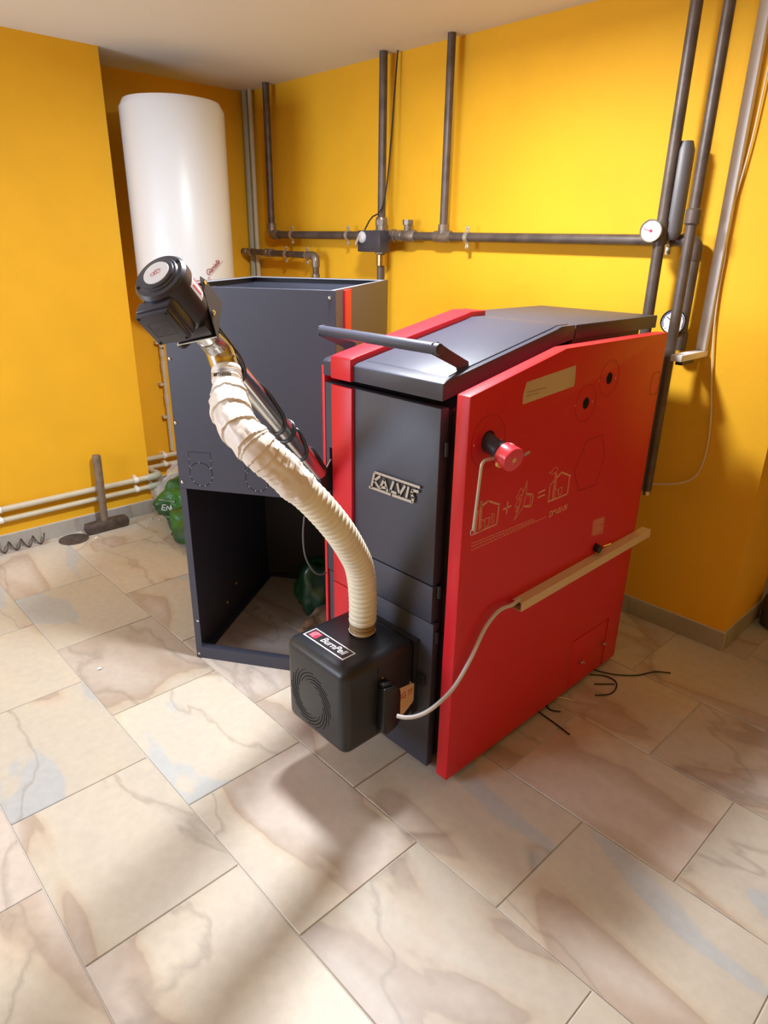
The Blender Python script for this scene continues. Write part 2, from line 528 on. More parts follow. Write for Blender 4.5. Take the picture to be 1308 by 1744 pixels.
# recessed hatch opening
cut(rp, G().box(XP - .012, XP + .01, 1.995, 2.252, -.01, .242))
for (c, r) in HOLES[1:3]:
    o = obj('grommet', G().lathe((XP - .012, c[0], c[1]), (1, 0, 0), [(0, r), (.010, r), (.012, r - .003), (.010, r - .006), (.004, .002)], 20), M_hole, boiler)
obj('hatch', G().box(XP - .011, XP - .001, 1.999, 2.248, .022, .237), M_red, boiler, bevel=.001)
for (y, z) in ((2.063, .124), (2.222, .138)):
    w = G().cyl((XP, y, z), (XP + .022, y, z), .004, 10)
    w.lathe((XP + .003, y, z), (1, 0, 0), [(0, .008), (.006, .008)], 10)
    w.box(XP + .010, XP + .014, y - .012, y + .012, z - .004, z + .006)
    obj('wing_nut', w, M_chrome, boiler)
lp = obj('side_panel', G().prism([(p[0], p[1]) for p in side], (-1.660, 0, 0), (0, 1, 0), (0, 0, 1), (1, 0, 0), .014), M_red, boiler, bevel=.003)
body = [(1.335, .03), (1.335, 1.19), (1.80, 1.305), (1.906, 1.325), (1.911, 1.3355), (2.34, 1.3355), (2.34, .03)]
obj('body', G().prism(body, (-1.643, 0, 0), (0, 1, 0), (0, 0, 1), (1, 0, 0), .483), M_greyd, boiler)
obj('side_frame', G().box(-1.160, -1.1045, 1.352, 2.33, .04, 1.19), M_greyd, boiler, bevel=.003)
# doors on the front
ud = obj('door', G().box(-1.643, -1.155, YFR, 1.3345, .678, 1.203), M_grey, boiler, bevel=.003)
md = obj('lower_door', G().box(-1.643, -1.155, YFR, 1.3345, .553, .674), M_grey, boiler, bevel=.003)
ld = obj('burner_plate', G().box(-1.643, -1.150, YFR + .006, 1.3345, .012, .547), M_grey, boiler, bevel=.003)
# slot in the door left of the red stripe
cut(ud, G().box(-1.625, -1.611, YFR - .01, 1.32, .805, .995))
obj('stripe', G().box(-1.598, -1.503, YFR - .012, YFR, .532, 1.203), M_red, boiler, bevel=.002)
obj('stripe', G().box(-1.598, -1.503, YFR - .012, YFR + .006, .02, .528), M_red, boiler, bevel=.002)
# hinges at the right of the doors
for z in (.50, 1.09, .655):
    obj('hinge', G().cyl((-1.150, 1.325, z - .02), (-1.150, 1.325, z + .02), .008, 10), M_black, boiler)
# lid
lidp = [(YFR, 1.222), (YFR, 1.268), (1.315, 1.275), (1.80, 1.372), (1.83, 1.380), (1.905, 1.380), (1.905, 1.336), (1.80, 1.322)]
lid = obj('lid', G().prism(lidp, (-1.652, 0, 0), (0, 1, 0), (0, 0, 1), (1, 0, 0), .500), M_grey, boiler, bevel=.003)
obj('rear_lid', G().box(-1.652, -1.152, 1.909, 2.45, 1.3365, 1.380), M_grey, boiler, bevel=.002)
# raised pressing of the lid top
s_ = (1.372 - 1.275) / (1.80 - 1.315)
def lidz(y): return 1.275 + (y - 1.315) * s_
g = G().prism([(1.335, lidz(1.335) - .002), (1.345, lidz(1.345) + .0035), (1.80, 1.3755), (1.83, 1.3825), (1.89, 1.3825), (1.895, 1.378)], (-1.492, 0, 0), (0, 1, 0), (0, 0, 1), (1, 0, 0), .322)
obj('lid_pressing', g, M_grey, lid, bevel=.0025)
# red stripe over the lid
g = G().prism([(YFR - .012, 1.222), (YFR - .012, 1.286), (1.312, 1.293), (1.80, 1.390), (1.83, 1.397), (1.905, 1.397), (1.905, 1.376), (1.80, 1.368), (1.312, 1.27), (YFR + .002, 1.266), (YFR + .002, 1.222)],
              (-1.600, 0, 0), (0, 1, 0), (0, 0, 1), (1, 0, 0), .092)
obj('stripe', g, M_red, boiler, bevel=.002)
# slots of the handle
for x in (-1.176, -1.640):
    cut(lid, G().box(x - .004, x + .004, 1.385, 1.50, 1.27, 1.40))
    obj('slot_liner', G().prism([(1.388, lidz(1.388) - .012), (1.388, lidz(1.388) - .002), (1.497, lidz(1.497) - .002), (1.497, lidz(1.497) - .012)], (x - .003, 0, 0), (0, 1, 0), (0, 0, 1), (1, 0, 0), .006), M_hole, lid)
hd = obj('handle', G().tube([(-1.640, 1.29, 1.358), (-1.40, 1.29, 1.3575), (-1.158, 1.29, 1.357)], .0155, 24), M_grey, boiler, bevel=.003)
for x in (-1.176, -1.640):
    a = [(1.278, 1.372), (1.300, 1.374), (1.345, 1.350), (1.425, 1.312), (1.430, lidz(1.43) - .01), (1.385, lidz(1.385) - .008), (1.378, 1.300), (1.276, 1.345)]
    obj('handle_bracket', G().prism(a, (x - .002, 0, 0), (0, 1, 0), (0, 0, 1), (1, 0, 0), .004), M_grey, hd, bevel=.0008, seg=1)

# badge of raised letters
BO, BU, BW, BN = V((-1.327, YFR, .940)), V((1, 0, 0)), V((0, 0, 1)), V((0, -1, 0))
w_ = .0085
def bstroke(g, pts, w=w_): return g.stroke(pts, w, BO + BN * .0035, BU, BW, BN, .006)
badge = obj('badge_plate', G().prism([(-.088, -.024), (.084, -.027), (.094, .024), (-.082, .026)], BO, BU, BW, BN, .0035), M_greyd, boiler)
def bq(*pts):
    out = []
    for X, Y in pts:
        p = at(620 + X * .0841, 780 + Y * .0841, 'y', YFR - .008)
        out.append((p.x - BO.x, p.z - BO.z))
    return out


g = G()
bstroke(g, bq((230, 290), (1125, 595)), .0075)
bstroke(g, bq((118, 585), (560, 745), (975, 890)), .0080)
obj('badge_rim', g, M_badge, badge)
for ss in ([((212, 320), (155, 585)), ((325, 375), (215, 455), (300, 590))],
           [((322, 610), (415, 435), (478, 665)), ((345, 590), (455, 605))],
           [((600, 480), (535, 665), (650, 715))],
           [((682, 525), (722, 745), (832, 570))],
           [((905, 595), (862, 790))],
           [((1095, 680), (985, 655), (965, 720), (1000, 800), (985, 890))]):
    g = G()
    for st_ in ss: bstroke(g, bq(*st_), .0080)
    obj('letter', g, M_badge, badge)

# printed things on the side panel: coordinates (y, z) of the panel
PO, PU, PWv, PN = V((XP, 0, 0)), V((0, 1, 0)), V((0, 0, 1)), V((1, 0, 0))


def pp(px, py):
    p = at(px, py, 'x', XP); return (p.y, p.z)


def pstroke(g, pts, w, conv=True, closed=False, h=.0004):
    q = [pp(*p) for p in pts] if conv else pts
    return g.stroke(q, w, PO, PU, PWv, PN, h, closed)


def z6(pts):  # picked in the enlarged view of the drawings
    return [(780 + x * .16055, 780 + y * .16055) for x, y in pts]


g = G()
lw = .0022
pstroke(g, z6([(165, 808), (225, 785), (250, 770), (410, 700), (435, 500)]), .0045)
pstroke(g, z6([(240, 520), (320, 455), (440, 495)]), .0055)
pstroke(g, z6([(240, 500), (238, 462), (258, 462), (256, 500)]), lw)
pstroke(g, z6([(222, 760), (238, 490)]), .004); pstroke(g, z6([(240, 745), (252, 500)]), .003)
pstroke(g, z6([(185, 785), (212, 575)]), .003); pstroke(g, z6([(185, 580), (218, 565)]), lw)
pstroke(g, z6([(238, 648), (288, 668), (282, 740)]), lw)
pstroke(g, z6([(288, 645), (335, 630), (325, 710), (280, 735), (288, 645)]), lw)
pstroke(g, z6([(345, 680), (375, 690), (385, 655), (355, 660), (350, 625), (380, 635), (388, 600), (360, 585), (350, 600), (370, 620)]), .0014)
obj('house_drawing', g, M_cream_print, boiler)
g = G()
pstroke(g, z6([(480, 545), (560, 508)]), .0045); pstroke(g, z6([(515, 588), (528, 465)]), .0045)
obj('plus_sign', g, M_cream_print, boiler)
g = G()
pstroke(g, z6([(595, 660), (735, 240), (722, 380), (690, 520), (595, 660)]), .0018)
pstroke(g, z6([(640, 430), (605, 515), (640, 520), (610, 560), (630, 578), (660, 490), (650, 400), (690, 385), (690, 340), (665, 320), (640, 380), (615, 415), (640, 430)]), .0018)
pstroke(g, z6([(722, 378), (790, 385), (795, 430), (770, 515), (700, 515)]), .004)
pstroke(g, z6([(735, 400), (770, 400), (760, 500), (715, 505)]), .0016)
obj('burner_drawing', g, M_cream_print, boiler)
g = G()
pstroke(g, z6([(855, 370), (922, 338)]), .0045); pstroke(g, z6([(848, 420), (918, 390)]), .0045)
obj('equals_sign', g, M_cream_print, boiler)
g = G()
pstroke(g, z6([(955, 465), (1160, 380), (1185, 190)]), .0045)
pstroke(g, z6([(1052, 205), (1100, 152), (1195, 190)]), .0055)
pstroke(g, z6([(958, 460), (978, 285), (1025, 235)]), .003)
pstroke(g, z6([(1000, 440), (1035, 150)]), .003); pstroke(g, z6([(1020, 430), (1048, 160)]), .003)
pstroke(g, z6([(1068, 325), (1105, 310), (1095, 385), (1065, 390), (1068, 325)]), .0016)
pstroke(g, z6([(1025, 320), (1065, 350), (1058, 400)]), .0016)
pstroke(g, z6([(1035, 150), (1000, 175), (965, 155), (1000, 145), (1005, 115), (1040, 95), (1060, 110), (1048, 150)]), .0012)
obj('house_drawing', g, M_cream_print, boiler)
o = V((XP, 1.778, .8205))
obj('model_number', text_geo('DM-01-N', .030, o, (0, 1, 0.02), (0, .16, 1), (1, 0, 0), h=.0004, offset=.0002, sx=.86), M_cream_print, boiler)
# three lines of very small print under the drawings
g = G()
random.seed(3)
for k, (x0, y0, x1, y1) in enumerate(((803, 926, 908, 884), (803, 931, 911, 886), (803, 937, 930, 880))):
    a, b = V(pp(x0, y0)), V(pp(x1, y1)); L = (b - a).length; t = 0
    while t < L:
        l = random.uniform(.004, .012)
        pstroke(g, [tuple(a.lerp(b, t / L)), tuple(a.lerp(b, min(1, (t + l) / L)))], .0022, conv=False)
        t += l + .0052
obj('small_print', g, M_cream_print, boiler)
# masking tape
tp = obj('paper_tape', G().prism([pp(*p) for p in ((897, 651), (981, 622), (979, 650), (977, 658), (890, 689), (891, 672))], PO, PU, PWv, PN, .0005), M_tapeb, boiler)
g = G()
for (x0, y0, x1, y1) in ((898, 668, 930, 660), (897, 675, 908, 671), (911, 671, 917, 669)):
    a, b = V(pp(x0, y0)), V(pp(x1, y1)); L = (b - a).length; t = 0
    while t < L:
        g.stroke([tuple(a.lerp(b, t / L)), tuple(a.lerp(b, min(1, (t + .004) / L)))], .0035, PO + V((.0005, 0, 0)), PU, PWv, PN, .0002); t += .007
obj('faint_writing', g, M_tapetxt, tp)
# knock-out outlines
for pts in ([(999, 751), (1026, 740), (1030, 777), (1014, 826), (985, 836), (978, 801)], [(1113, 636), (1123, 633), (1124, 650), (1117, 671), (1107, 672), (1108, 655)]):
    obj('knockout_outline', pstroke(G(), pts, .0016, closed=True), M_score, boiler)
for (c, r) in (((1.388, 1.12), .072), ((1.864, 1.156), .058), ((1.988, 1.219), .058)):
    obj('knockout_outline', pstroke(G(), [(c[0] + r * math.cos(t * math.pi / 20), c[1] + r * math.sin(t * math.pi / 20)) for t in range(40)], .0009, conv=False, closed=True), M_score, boiler)
g = G()
for (x, y) in ((807, 759), (853, 748), (1048, 644), (1021, 649), (980, 691), (1009, 684)):
    c = pp(x, y); g.box(XP, XP + .0008, c[0] - .0015, c[0] + .0015, c[1] - .003, c[1] + .003)
tag(obj('bright_nick', g, M_cream_print, boiler), kind='stuff')
# small warning sticker
stq = [pp(*p) for p in ((1010, 886), (1030, 879), (1027, 908), (1007, 914))]
st = obj('sticker', G().prism(stq, PO, PU, PWv, PN, .0004), mat('pinkish_sticker', (0.66, 0.16, 0.12), 0.6), boiler)
g = G()
a0, a1, a2, a3 = [V(p) for p in stq]
for k in range(1, 7):
    u = k / 7; p, q = a0.lerp(a3, u), a1.lerp(a2, u)
    g.stroke([tuple(p.lerp(q, .12)), tuple(p.lerp(q, .88 if k % 3 else .6))], .0022, PO + V((.0004, 0, 0)), PU, PWv, PN, .0002)
obj('small_print', g, M_cream_print, st)

# draught regulator
reg = tag(empty('draught_regulator', (XP, 1.388, 1.12)), 'red draught regulator knob on a black stem with a bent steel lever', 'regulator')
p0 = V((XP - .012, 1.388, 1.121))
dR = (at(874, 783, 'x', XP + .096) - p0).normalized()
obj('stem', G().lathe(p0, dR, [(0, .0265), (.018, .0265), (.024, .0245), (.066, .0235), (.068, .025), (.076, .025)], 28), M_motor, reg)
obj('collar', G().lathe(p0 + dR * .060, dR, [(0, .0215), (.002, .0285), (.010, .0285), (.012, .022)], 28), M_greyd, reg)
kb = obj('knob', G().lathe(p0 + dR * .074, dR, [(0, .028), (.002, .032), (.038, .034), (.041, .0325), (.042, .002)], 36), M_knob, reg)
e1 = dR.cross(V((0, 0, 1))).normalized(); e2 = e1.cross(dR)
obj('emblem', G().lathe(p0 + dR * .116, dR, [(0, .0068), (.0008, .0068)], 20), M_tan, kb)
g = G()
for k in range(5):
    th = math.radians(100 + k * 17)
    c = p0 + dR * .086 + (e1 * math.cos(th) + e2 * math.sin(th)) * .0328
    n = (e1 * math.cos(th) + e2 * math.sin(th)); t = dR.cross(n)
    g.prism([(-.0015, -.004), (.0015, -.004), (.0015, .004), (-.0015, .004)], c, t, dR, n, .0004)
obj('scale_mark', g, M_labelw, kb)
yl, xl_ = 1.352, XP + .055
la, lb2, lc = at(842, 780, 'x', xl_), at(821, 785, 'x', xl_), at(806, 903, 'x', xl_ - .015)
lev = fillet([la, lb2, lc], .018)
obj('lever', G().tube(lev, .0045, 12), M_clampm, reg)
ring = [(lc.x, lc.y - .003 + .008 * math.cos(t * math.pi / 8), lc.z - .004 + .010 * math.sin(t * math.pi / 8)) for t in range(16)]
obj('lever_ring', G().tube(ring, .0012, 6, closed=True), M_clampm, reg)
p = at(893, 775, 'x', XP + .055)
obj('lever_stub', G().cyl(p, p + V((0, .022, .004)), .0042, 12), M_clampm, reg)
p = at(848, 790, 'x', XP + .06)
obj('lever_clamp', G().lathe(p, (.9, -.4, 0), [(0, .008), (.012, .008)], 14), M_tan, reg)
obj('lever_socket', G().cyl(at(840, 783, 'x', XP + .05), at(844, 775, 'x', XP + .05), .010, 12), M_greyd, reg)

# cable gland and the trunking
gl = tag(empty('sensor_plug', (XP, 2.057, .608)), 'small black plug above the beige trunking on the red panel', 'plug')
obj('plug_body', G().lathe((XP - .01, 2.057, .608), (1, -.1, -.05), [(0, .0135), (.012, .0135), (.014, .015), (.03, .014), (.034, .008)], 20), M_black, gl)
obj('plug_pin', G().cyl((XP + .02, 2.075, .612), (XP + .03, 2.11, .616), .0022, 8), M_chrome, gl)
tr = tag(empty('cable_trunking', (XP, 1.58, .56)), 'beige plastic cable trunking fixed along the red side panel', 'trunking')
z0, z1 = .546, .560
d = V((0, 2.415 - 1.572, .012)).normalized()
O = V((XP, 1.572, .547)); W = d.cross(V((1, 0, 0))) * -1
if W.z < 0: W = -W
Lt = 2.413 - 1.572
cs = [(.0005, 0), (.034, 0), (.034, .030), (.0005, .030), (.0005, .0285), (.0325, .0285), (.0325, .0015), (.0005, .0015)]
obj('trunking_channel', G().prism(cs, O, V((1, 0, 0)), W, d, Lt), M_trunk, tr)
obj('trunking_cover', G().prism([(.0341, -.0008), (.0357, -.0008), (.0357, .0308), (.0341, .0308)], O, V((1, 0, 0)), W, d, Lt), M_trunk, tr)

# ------------------------------------------------------------------ pellet burner
BX0, BX1, BY0, BY1, BZ0, BZ1 = -1.482, -1.198, 1.0, 1.290, .193, .487
burner = tag(empty('pellet_burner', (-1.34, 1.15, BZ0)), 'black rounded cube pellet burner mounted low on the boiler front', 'burner')
bs = obj('burner_shell', G().box(BX0, BX1, BY0, BY1, BZ0, BZ1), M_black, burner, bevel=.032, seg=6, sharp=50)
obj('mounting_flange', G().box(BX0 + .01, BX1 - .006, BY1 - .004, YFR + .006, BZ0 + .01, BZ1 - .012), M_greyd, burner)
obj('shell_seam', G().box(BX1 - .0005, BX1 + .0006, 1.128, 1.130, BZ0 + .03, BZ1 - .03), M_hole, burner)
# swirl grille on the front
gc = V((-1.357, BY0, .322)); R0 = .098
for ring_, (ra, rb, n) in enumerate(((.060, .098, 16), )):
    for k in range(n):
        g = G(); pts = []
        a0 = 2 * math.pi * k / n
        for t in range(9):
            u = t / 8
            pts.append(((ra + (rb - ra) * u) * math.cos(a0 - 1.35 * u), (ra + (rb - ra) * u) * math.sin(a0 - 1.35 * u)))
        for t in range(8):
            g.stroke(pts[t:t + 2], .0036 * (1 - abs(t - 3.5) / 7), gc + V((0, .0015, 0)), V((1, 0, 0)), V((0, 0, 1)), V((0, -1, 0)), .0022)
        obj('grille_slot', g, M_hole, burner)
# label on the top
LO = V((-1.355, 1.072, BZ1)); a, b = V((.094, -.0008, 0)), V((0, .0245, 0))
LU, LW, LN = V((1, -.0, 0)), V((0, 1, 0)), V((0, 0, 1))
lb = obj('label', G().prism([(-.094, -.0255), (.094, -.0255), (.094, .0255), (-.094, .0255)], LO, LU, LW, LN, .0006), M_labelw, burner)
obj('label_field', G().prism([(-.090, -.0215), (.090, -.0215), (.090, .0215), (-.090, .0215)], LO, LU, LW, LN, .0008), M_labelk, lb)
obj('label_emblem', G().prism([(-.082, -.015), (-.048, -.015), (-.048, .015), (-.082, .015)], LO, LU, LW, LN, .0010), M_labelr, lb)
g = G()
for r in (.006, .010, .0135):
    pts = [(-.065 + r * math.cos(t), r * math.sin(t)) for t in [math.radians(40 + k * 25) for k in range(11)]]
    g.stroke(pts, .0016, LO, LU, LW, LN, .0012)
g.stroke([(-.078, -.012), (-.052, .012)], .002, LO, LU, LW, LN, .0012)
obj('label_swirl', g, M_labelpink, lb)
obj('label_lettering', text_geo('BurnPell', .036, LO + V((.021, .001, .0008)), LU, LW, LN, h=.0004, shear=.18, offset=.0002, sx=.88), M_labelw, lb)
# right side: screws, sticker, bracket
for (y, z) in ((1.148, .411), (1.268, .338)):
    obj('screw', G().lathe((BX1 - .001, y, z), (1, 0, 0), [(0, .0035), (.002, .0035), (.003, .002)], 10), M_chrome, burner)
sk = obj('warning_label', G().prism([(1.195, .205), (1.195, .335), (1.203, .340), (1.276, .332), (1.284, .325), (1.284, .262), (1.276, .254)], (BX1 + .0004, 0, 0), (0, 1, 0), (0, 0, 1), (1, 0, 0), .0006), M_labelo, burner)
obj('warning_lettering', text_geo('NG !!!', .031, (BX1 + .001, 1.243, .303), (0, 1, 0), (0, 0, 1), (1, 0, 0), h=.0003, offset=.0003, sx=.85), M_redtxt, sk)
g = G()
for z in (.288, .281, .272, .262):
    g.box(BX1 + .001, BX1 + .0013, 1.212, 1.268, z, z + .0018)
obj('small_print', g, M_tan, sk)
obj('corner_bracket', G().prism([(0, 0), (.024, 0), (.028, .006), (.028, .036), (.022, .042), (0, .042)], (BX1 + .002, YFR - .004, .318), (1, 0, 0), (0, 0, 1), (0, 1, 0), .004), M_greyd, burner)
obj('bracket_hole', G().cyl((BX1 + .016, YFR - .006, .342), (BX1 + .016, YFR - .004, .342), .005, 12), M_hole, burner)
# black connector with its cable
plug = tag(empty('mains_connector', (BX1, 1.17, .28)), 'black angled plug connector on the right face of the burner', 'connector')
pg = [(1.128, .395), (1.176, .385), (1.196, .362), (1.198, .255), (1.185, .232), (1.14, .222), (1.125, .24)]
obj('connector_body', G().prism(pg, (BX1 + .001, 0, 0), (0, 1, 0), (0, 0, 1), (1, 0, 0), .030), M_black, plug, bevel=.005)
obj('connector_clip', G().prism([(1.128, .396), (1.165, .389), (1.165, .400), (1.130, .407)], (BX1 + .001, 0, 0), (0, 1, 0), (0, 0, 1), (1, 0, 0), .022), M_black, plug, bevel=.003)

cp = [dp(676, 1219, 1.925), dp(690, 1222, 1.92), dp(712, 1219, 1.92), dp(738, 1205, 1.92)]
cp += [at(x, y, 'x', XP + .022) for (x, y) in ((772, 1172), (800, 1125), (826, 1070), (850, 1040), (872, 1030))] + [at(884, 1021, 'x', XP + .017)]
tag(obj('mains_cable', G().tube(centre_path(cp, .012), .0062, 14), M_cable), 'pale grey cable curving from the burner plug up to the trunking', 'cable')

# ------------------------------------------------------------------ hopper
ang = -.5976
hu = V((math.cos(ang), -math.sin(ang), 0)); hn = V((math.sin(ang), math.cos(ang), 0)); hz = V((0, 0, 1))
HB = V((-2.2337, 1.0721, 0)); HW, HD, HH = .6125, .79, 1.4645
HM = Matrix(((hu.x, hn.x, 0, HB.x), (hu.y, hn.y, 0, HB.y), (0, 0, 1, 0), (0, 0, 0, 1)))
hop = tag(empty('pellet_hopper', HB + hu * HW / 2 + hn * HD / 2), 'tall anthracite sheet metal pellet hopper, open on top, black opening below', 'hopper')
T = .004
fp = obj('front_panel', G().box(0, HW, 0, T, .744, HH, HM), M_grey, hop, bevel=.001, seg=1)
obj('door_jamb', G().box(0, .026, 0, T, 0.052, .744, HM), M_grey, hop)
obj('door_jamb', G().box(HW - .026, HW, 0, T, 0.052, .744, HM), M_grey, hop)
g = G().box(0, HW, 0, T, .0, .052, HM).box(T, HW - T, T, .030, .046, .052, HM)
obj('bottom_rail', g, M_grey, hop)
g = G().box(T, .030, .03, HD - .03, .0, .012, HM).box(HW - .030, HW - T, .03, HD - .03, .0, .012, HM).box(T, HW - T, HD - .03, HD - T, .0, .012, HM)
obj('base_frame', g, M_grey, hop)
obj('side_wall', G().box(0, T, T, HD, 0, HH, HM), M_greyd if False else M_grey, hop)
obj('side_wall', G().box(HW - T, HW, T, HD, 0, HH, HM), M_grey, hop)
obj('back_panel', G().box(T, HW - T, HD - T, HD, 0, HH, HM), M_grey, hop)
# folded top rim
g = G()
g.box(T, HW - T, T, .020, HH - .004, HH - .001, HM).box(T, HW - T, HD - .020, HD - T, HH - .004, HH - .001, HM)
g.box(T, .020, .02, HD - .02, HH - .004, HH - .001, HM).box(HW - .020, HW - T, .02, HD - .02, HH - .004, HH - .001, HM)
obj('folded_rim', g, mat('bright_edge', (0.30, 0.31, 0.35), 0.35), hop)
# funnel inside
def quad(p): return [HM @ V(q) for q in p]
g = G()
zt, zb = 1.25, .78
A = [(T, T, zt), (HW - T, T, zt), (HW - T, HD - T, zt), (T, HD - T, zt)]
Bq = [(.24, .06, zb), (.38, .06, zb), (.38, .20, zb), (.24, .20, zb)]
vs = quad(A) + quad(Bq) + quad([(x, y, z - .004) for x, y, z in A]) + quad([(x, y, z - .004) for x, y, z in Bq])
fs = []
for i in range(4):
    j = (i + 1) % 4
    fs.append((i, j, 4 + j, 4 + i)); fs.append((8 + i, 12 + i, 12 + j, 8 + j)); fs.append((4 + i, 4 + j, 12 + j, 12 + i)); fs.append((i, 8 + i, 8 + j, j))
g.add(vs, fs)
obj('funnel', g, M_greyd, hop)
obj('outlet_light_block', G().box(.232, .388, .052, .208, zb - .010, zb - .005, HM), M_greyd, hop)  # added plate: stops lamp light shining through the funnel outlet onto the floor
obj('trim_strip', G().box(HW, HW + .006, .100, .172, .0, HH - .004, HM), M_red, hop, bevel=.0015, seg=1)
g0 = []
for (s, z) in ((.012, 1.222), (.010, .994), (.013, .769), (.012, .020), (.020, .176), (.595, 1.442), (.30, 1.45)):
    if s == .30: continue
    c = HM @ V((s, 0, z))
    obj('screw', G().lathe(c, -hn, [(0, .0055), (.0025, .0052), (.0035, .003)], 12), M_chrome, hop)
for (d_, z) in ((.40, .14), (.30, .095), (.40, 1.44)):
    c = HM @ V((T, d_, z)); obj('screw', G().lathe(c, hu, [(0, .0055), (.003, .004)], 10), M_tan if z < 1 else M_chrome, hop)
# perforated knock-outs on the front
HO = HM @ V((0, 0, 0))
for (cx, cz) in ((.092, .806), (.312, .806)):
    g = G(); gb = G()
    R = .045
    n = 40
    for k in range(n):
        a0, a1 = 2 * math.pi * k / n, 2 * math.pi * (k + .7) / n
        g.stroke([(cx + R * math.cos(a0), cz + R * math.sin(a0)), (cx + R * math.cos(a1), cz + R * math.sin(a1))], .0022, HO, hu, hz, -hn, .0006)
        if k in (3, 10, 16, 21, 24, 28, 31, 35, 38):
            gb.lathe(HO + hu * (cx + R * math.cos(a1)) + hz * (cz + R * math.sin(a1)), -hn, [(0, .0016), (.0012, .0012)], 8)
    for sx in (-1, 1):
        for k in range(7):
            z = cz + .02 + k * .009
            g.stroke([(cx + sx * R * .97, z), (cx + sx * R * .97, z + .005)], .0018, HO, hu, hz, -hn, .0006)
            if k in (1, 4): gb.lathe(HO + hu * (cx + sx * R * .97) + hz * z, -hn, [(0, .0014), (.001, .001)], 8)
    g.stroke([(cx - R, cz + .084), (cx + R, cz + .084)], .0012, HO, hu, hz, -hn, .0006)
    k_ = obj('knockout_outline', g, M_hole, hop)
    tag(obj('bright_nick', gb, M_labelw, k_), kind='stuff')


# ------------------------------------------------------------------ crumpled bags
def blob(c, r, amp=.25, freq=6, sub=5, seed=0, flat=0.0, squash=None):
    bm = bmesh.new(); bmesh.ops.create_icosphere(bm, subdivisions=sub, radius=1)
    g = G(); idx = {}
    for v in bm.verts:
        d = v.co.normalized()
        n = mnoise.noise(d * 1.6 + V((seed, 0, 0))) * amp + abs(mnoise.noise(d * freq + V((0, seed, 3)))) * amp * .5 + abs(mnoise.noise(d * freq * 2.5 + V((2, seed, 3)))) * amp * .2
        p = V((d.x * r[0], d.y * r[1], d.z * r[2])) * (1 + n)
        p = V(c) + p
        if p.z < flat: p.z = flat + (p.z - flat) * .02 if p.z > flat else flat
        g.v.append(p)
    g.f = [[v.index for v in f.verts] for f in bm.faces]
    bm.free()
    return g


gb = tag(empty('green_plastic_bag', (-3.66, 1.72, 0)), 'crumpled green plastic bag on the floor left of the hopper', 'bag')
obj('bag_body', blob((-3.58, 1.80, .135), (.17, .20, .145), .30, 3.5, 5, 1.3, 0.004), M_bag, gb, sharp=60)
obj('bag_tail', blob((-3.32, 1.67, .09), (.17, .13, .11), .35, 4, 4, 5.1, 0.004), M_bag, gb, sharp=60)
from mathutils.bvhtree import BVHTree
bgo = [o for o in gb.children if o.name.startswith('bag_body')][0]
bv_ = BVHTree.FromPolygons([v.co + gb.location for v in bgo.data.vertices], [tuple(p.vertices) for p in bgo.data.polygons])


def on_bag(px, py, lift=.0015):
    d_ = ray(px, py).normalized(); h = bv_.ray_cast(CAM, d_)
    return (h[0] - d_ * lift) if h[0] else None


def bag_line(pts, r):
    out = []
    for a_, b_ in zip(pts[:-1], pts[1:]):
        for k in range(5):
            q_ = on_bag(a_[0] + (b_[0] - a_[0]) * k / 4, a_[1] + (b_[1] - a_[1]) * k / 4)
            if q_ is not None and (not out or (q_ - out[-1]).length > .0005): out.append(q_)
    return G().tube(out, r, 6) if len(out) > 2 else None


for pts in ([(283, 860), (277, 860), (276, 868), (282, 869)], [(277, 864), (282, 865)], [(284, 869), (285, 861), (290, 869), (291, 860), (293, 868)]):
    g = bag_line(pts, .0030)
    if g: obj('bag_print', g, M_labelw, bgo)
for y_ in (851, 878):
    g = bag_line([(271, y_), (285, y_ + 2), (299, y_ + 4)], .008)
    if g: obj('pale_band', g, mat('pale_green_band', (.12, .22, .10), .45), bgo)
cl = tag(obj('clear_plastic_bag', blob((-3.70, 1.90, .16), (.15, .20, .19), .45, 5, 5, 8.4, 0.004), M_clear, sharp=40), 'crumpled clear plastic bag behind the green bag in the corner', 'bag')
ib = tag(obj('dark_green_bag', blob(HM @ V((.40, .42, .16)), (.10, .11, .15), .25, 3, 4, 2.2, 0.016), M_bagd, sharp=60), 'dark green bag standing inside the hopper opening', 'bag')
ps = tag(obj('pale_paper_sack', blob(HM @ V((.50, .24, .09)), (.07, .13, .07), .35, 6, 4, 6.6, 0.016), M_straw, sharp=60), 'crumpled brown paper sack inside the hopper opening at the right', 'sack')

# grey cable looping down in front of the opening
cp = [HM @ V(p) for p in ((.40, .05, .98), (.44, .035, .60), (.445, .03, .50), (.47, .03, .41), (.52, .03, .375), (.56, .01, .39))]
tag(obj('grey_cable', G().tube(centre_path([dp(518, 880, 2.22), dp(516, 915, 2.23), dp(520, 948, 2.24), dp(533, 972, 2.25), dp(546, 979, 2.26), dp(556, 975, 2.27)], .01), .0028, 8), mat('dim_grey_cable', (0.10, 0.10, 0.10), .5)), 'thin dark grey cable hanging in a loop before the hopper opening', 'cable')

# ------------------------------------------------------------------ auger with motor
Mo, Bo = V((-1.385, .663, 1.537)), V((-1.623, 1.258, .919))
ax = (Bo - Mo).normalized()
ex = RT - ax * RT.dot(ax); ex.normalize()      # to the right
ey = ax.cross(ex); ey.normalize()
if ey.z < 0: ey = -ey                            # upwards
auger = tag(empty('feed_auger', Bo), 'slanting shiny steel feed auger tube with a black gear motor on top', 'auger')
obj('auger_tube', G().tube([Mo + ax * t for t in (.150, .3, .5, .7, .885)], .027, 32), M_steel, auger)
obj('tube_collar', G().tube([Mo + ax * t for t in (.862, .868, .886)], .0262, 32), M_chrome, auger)
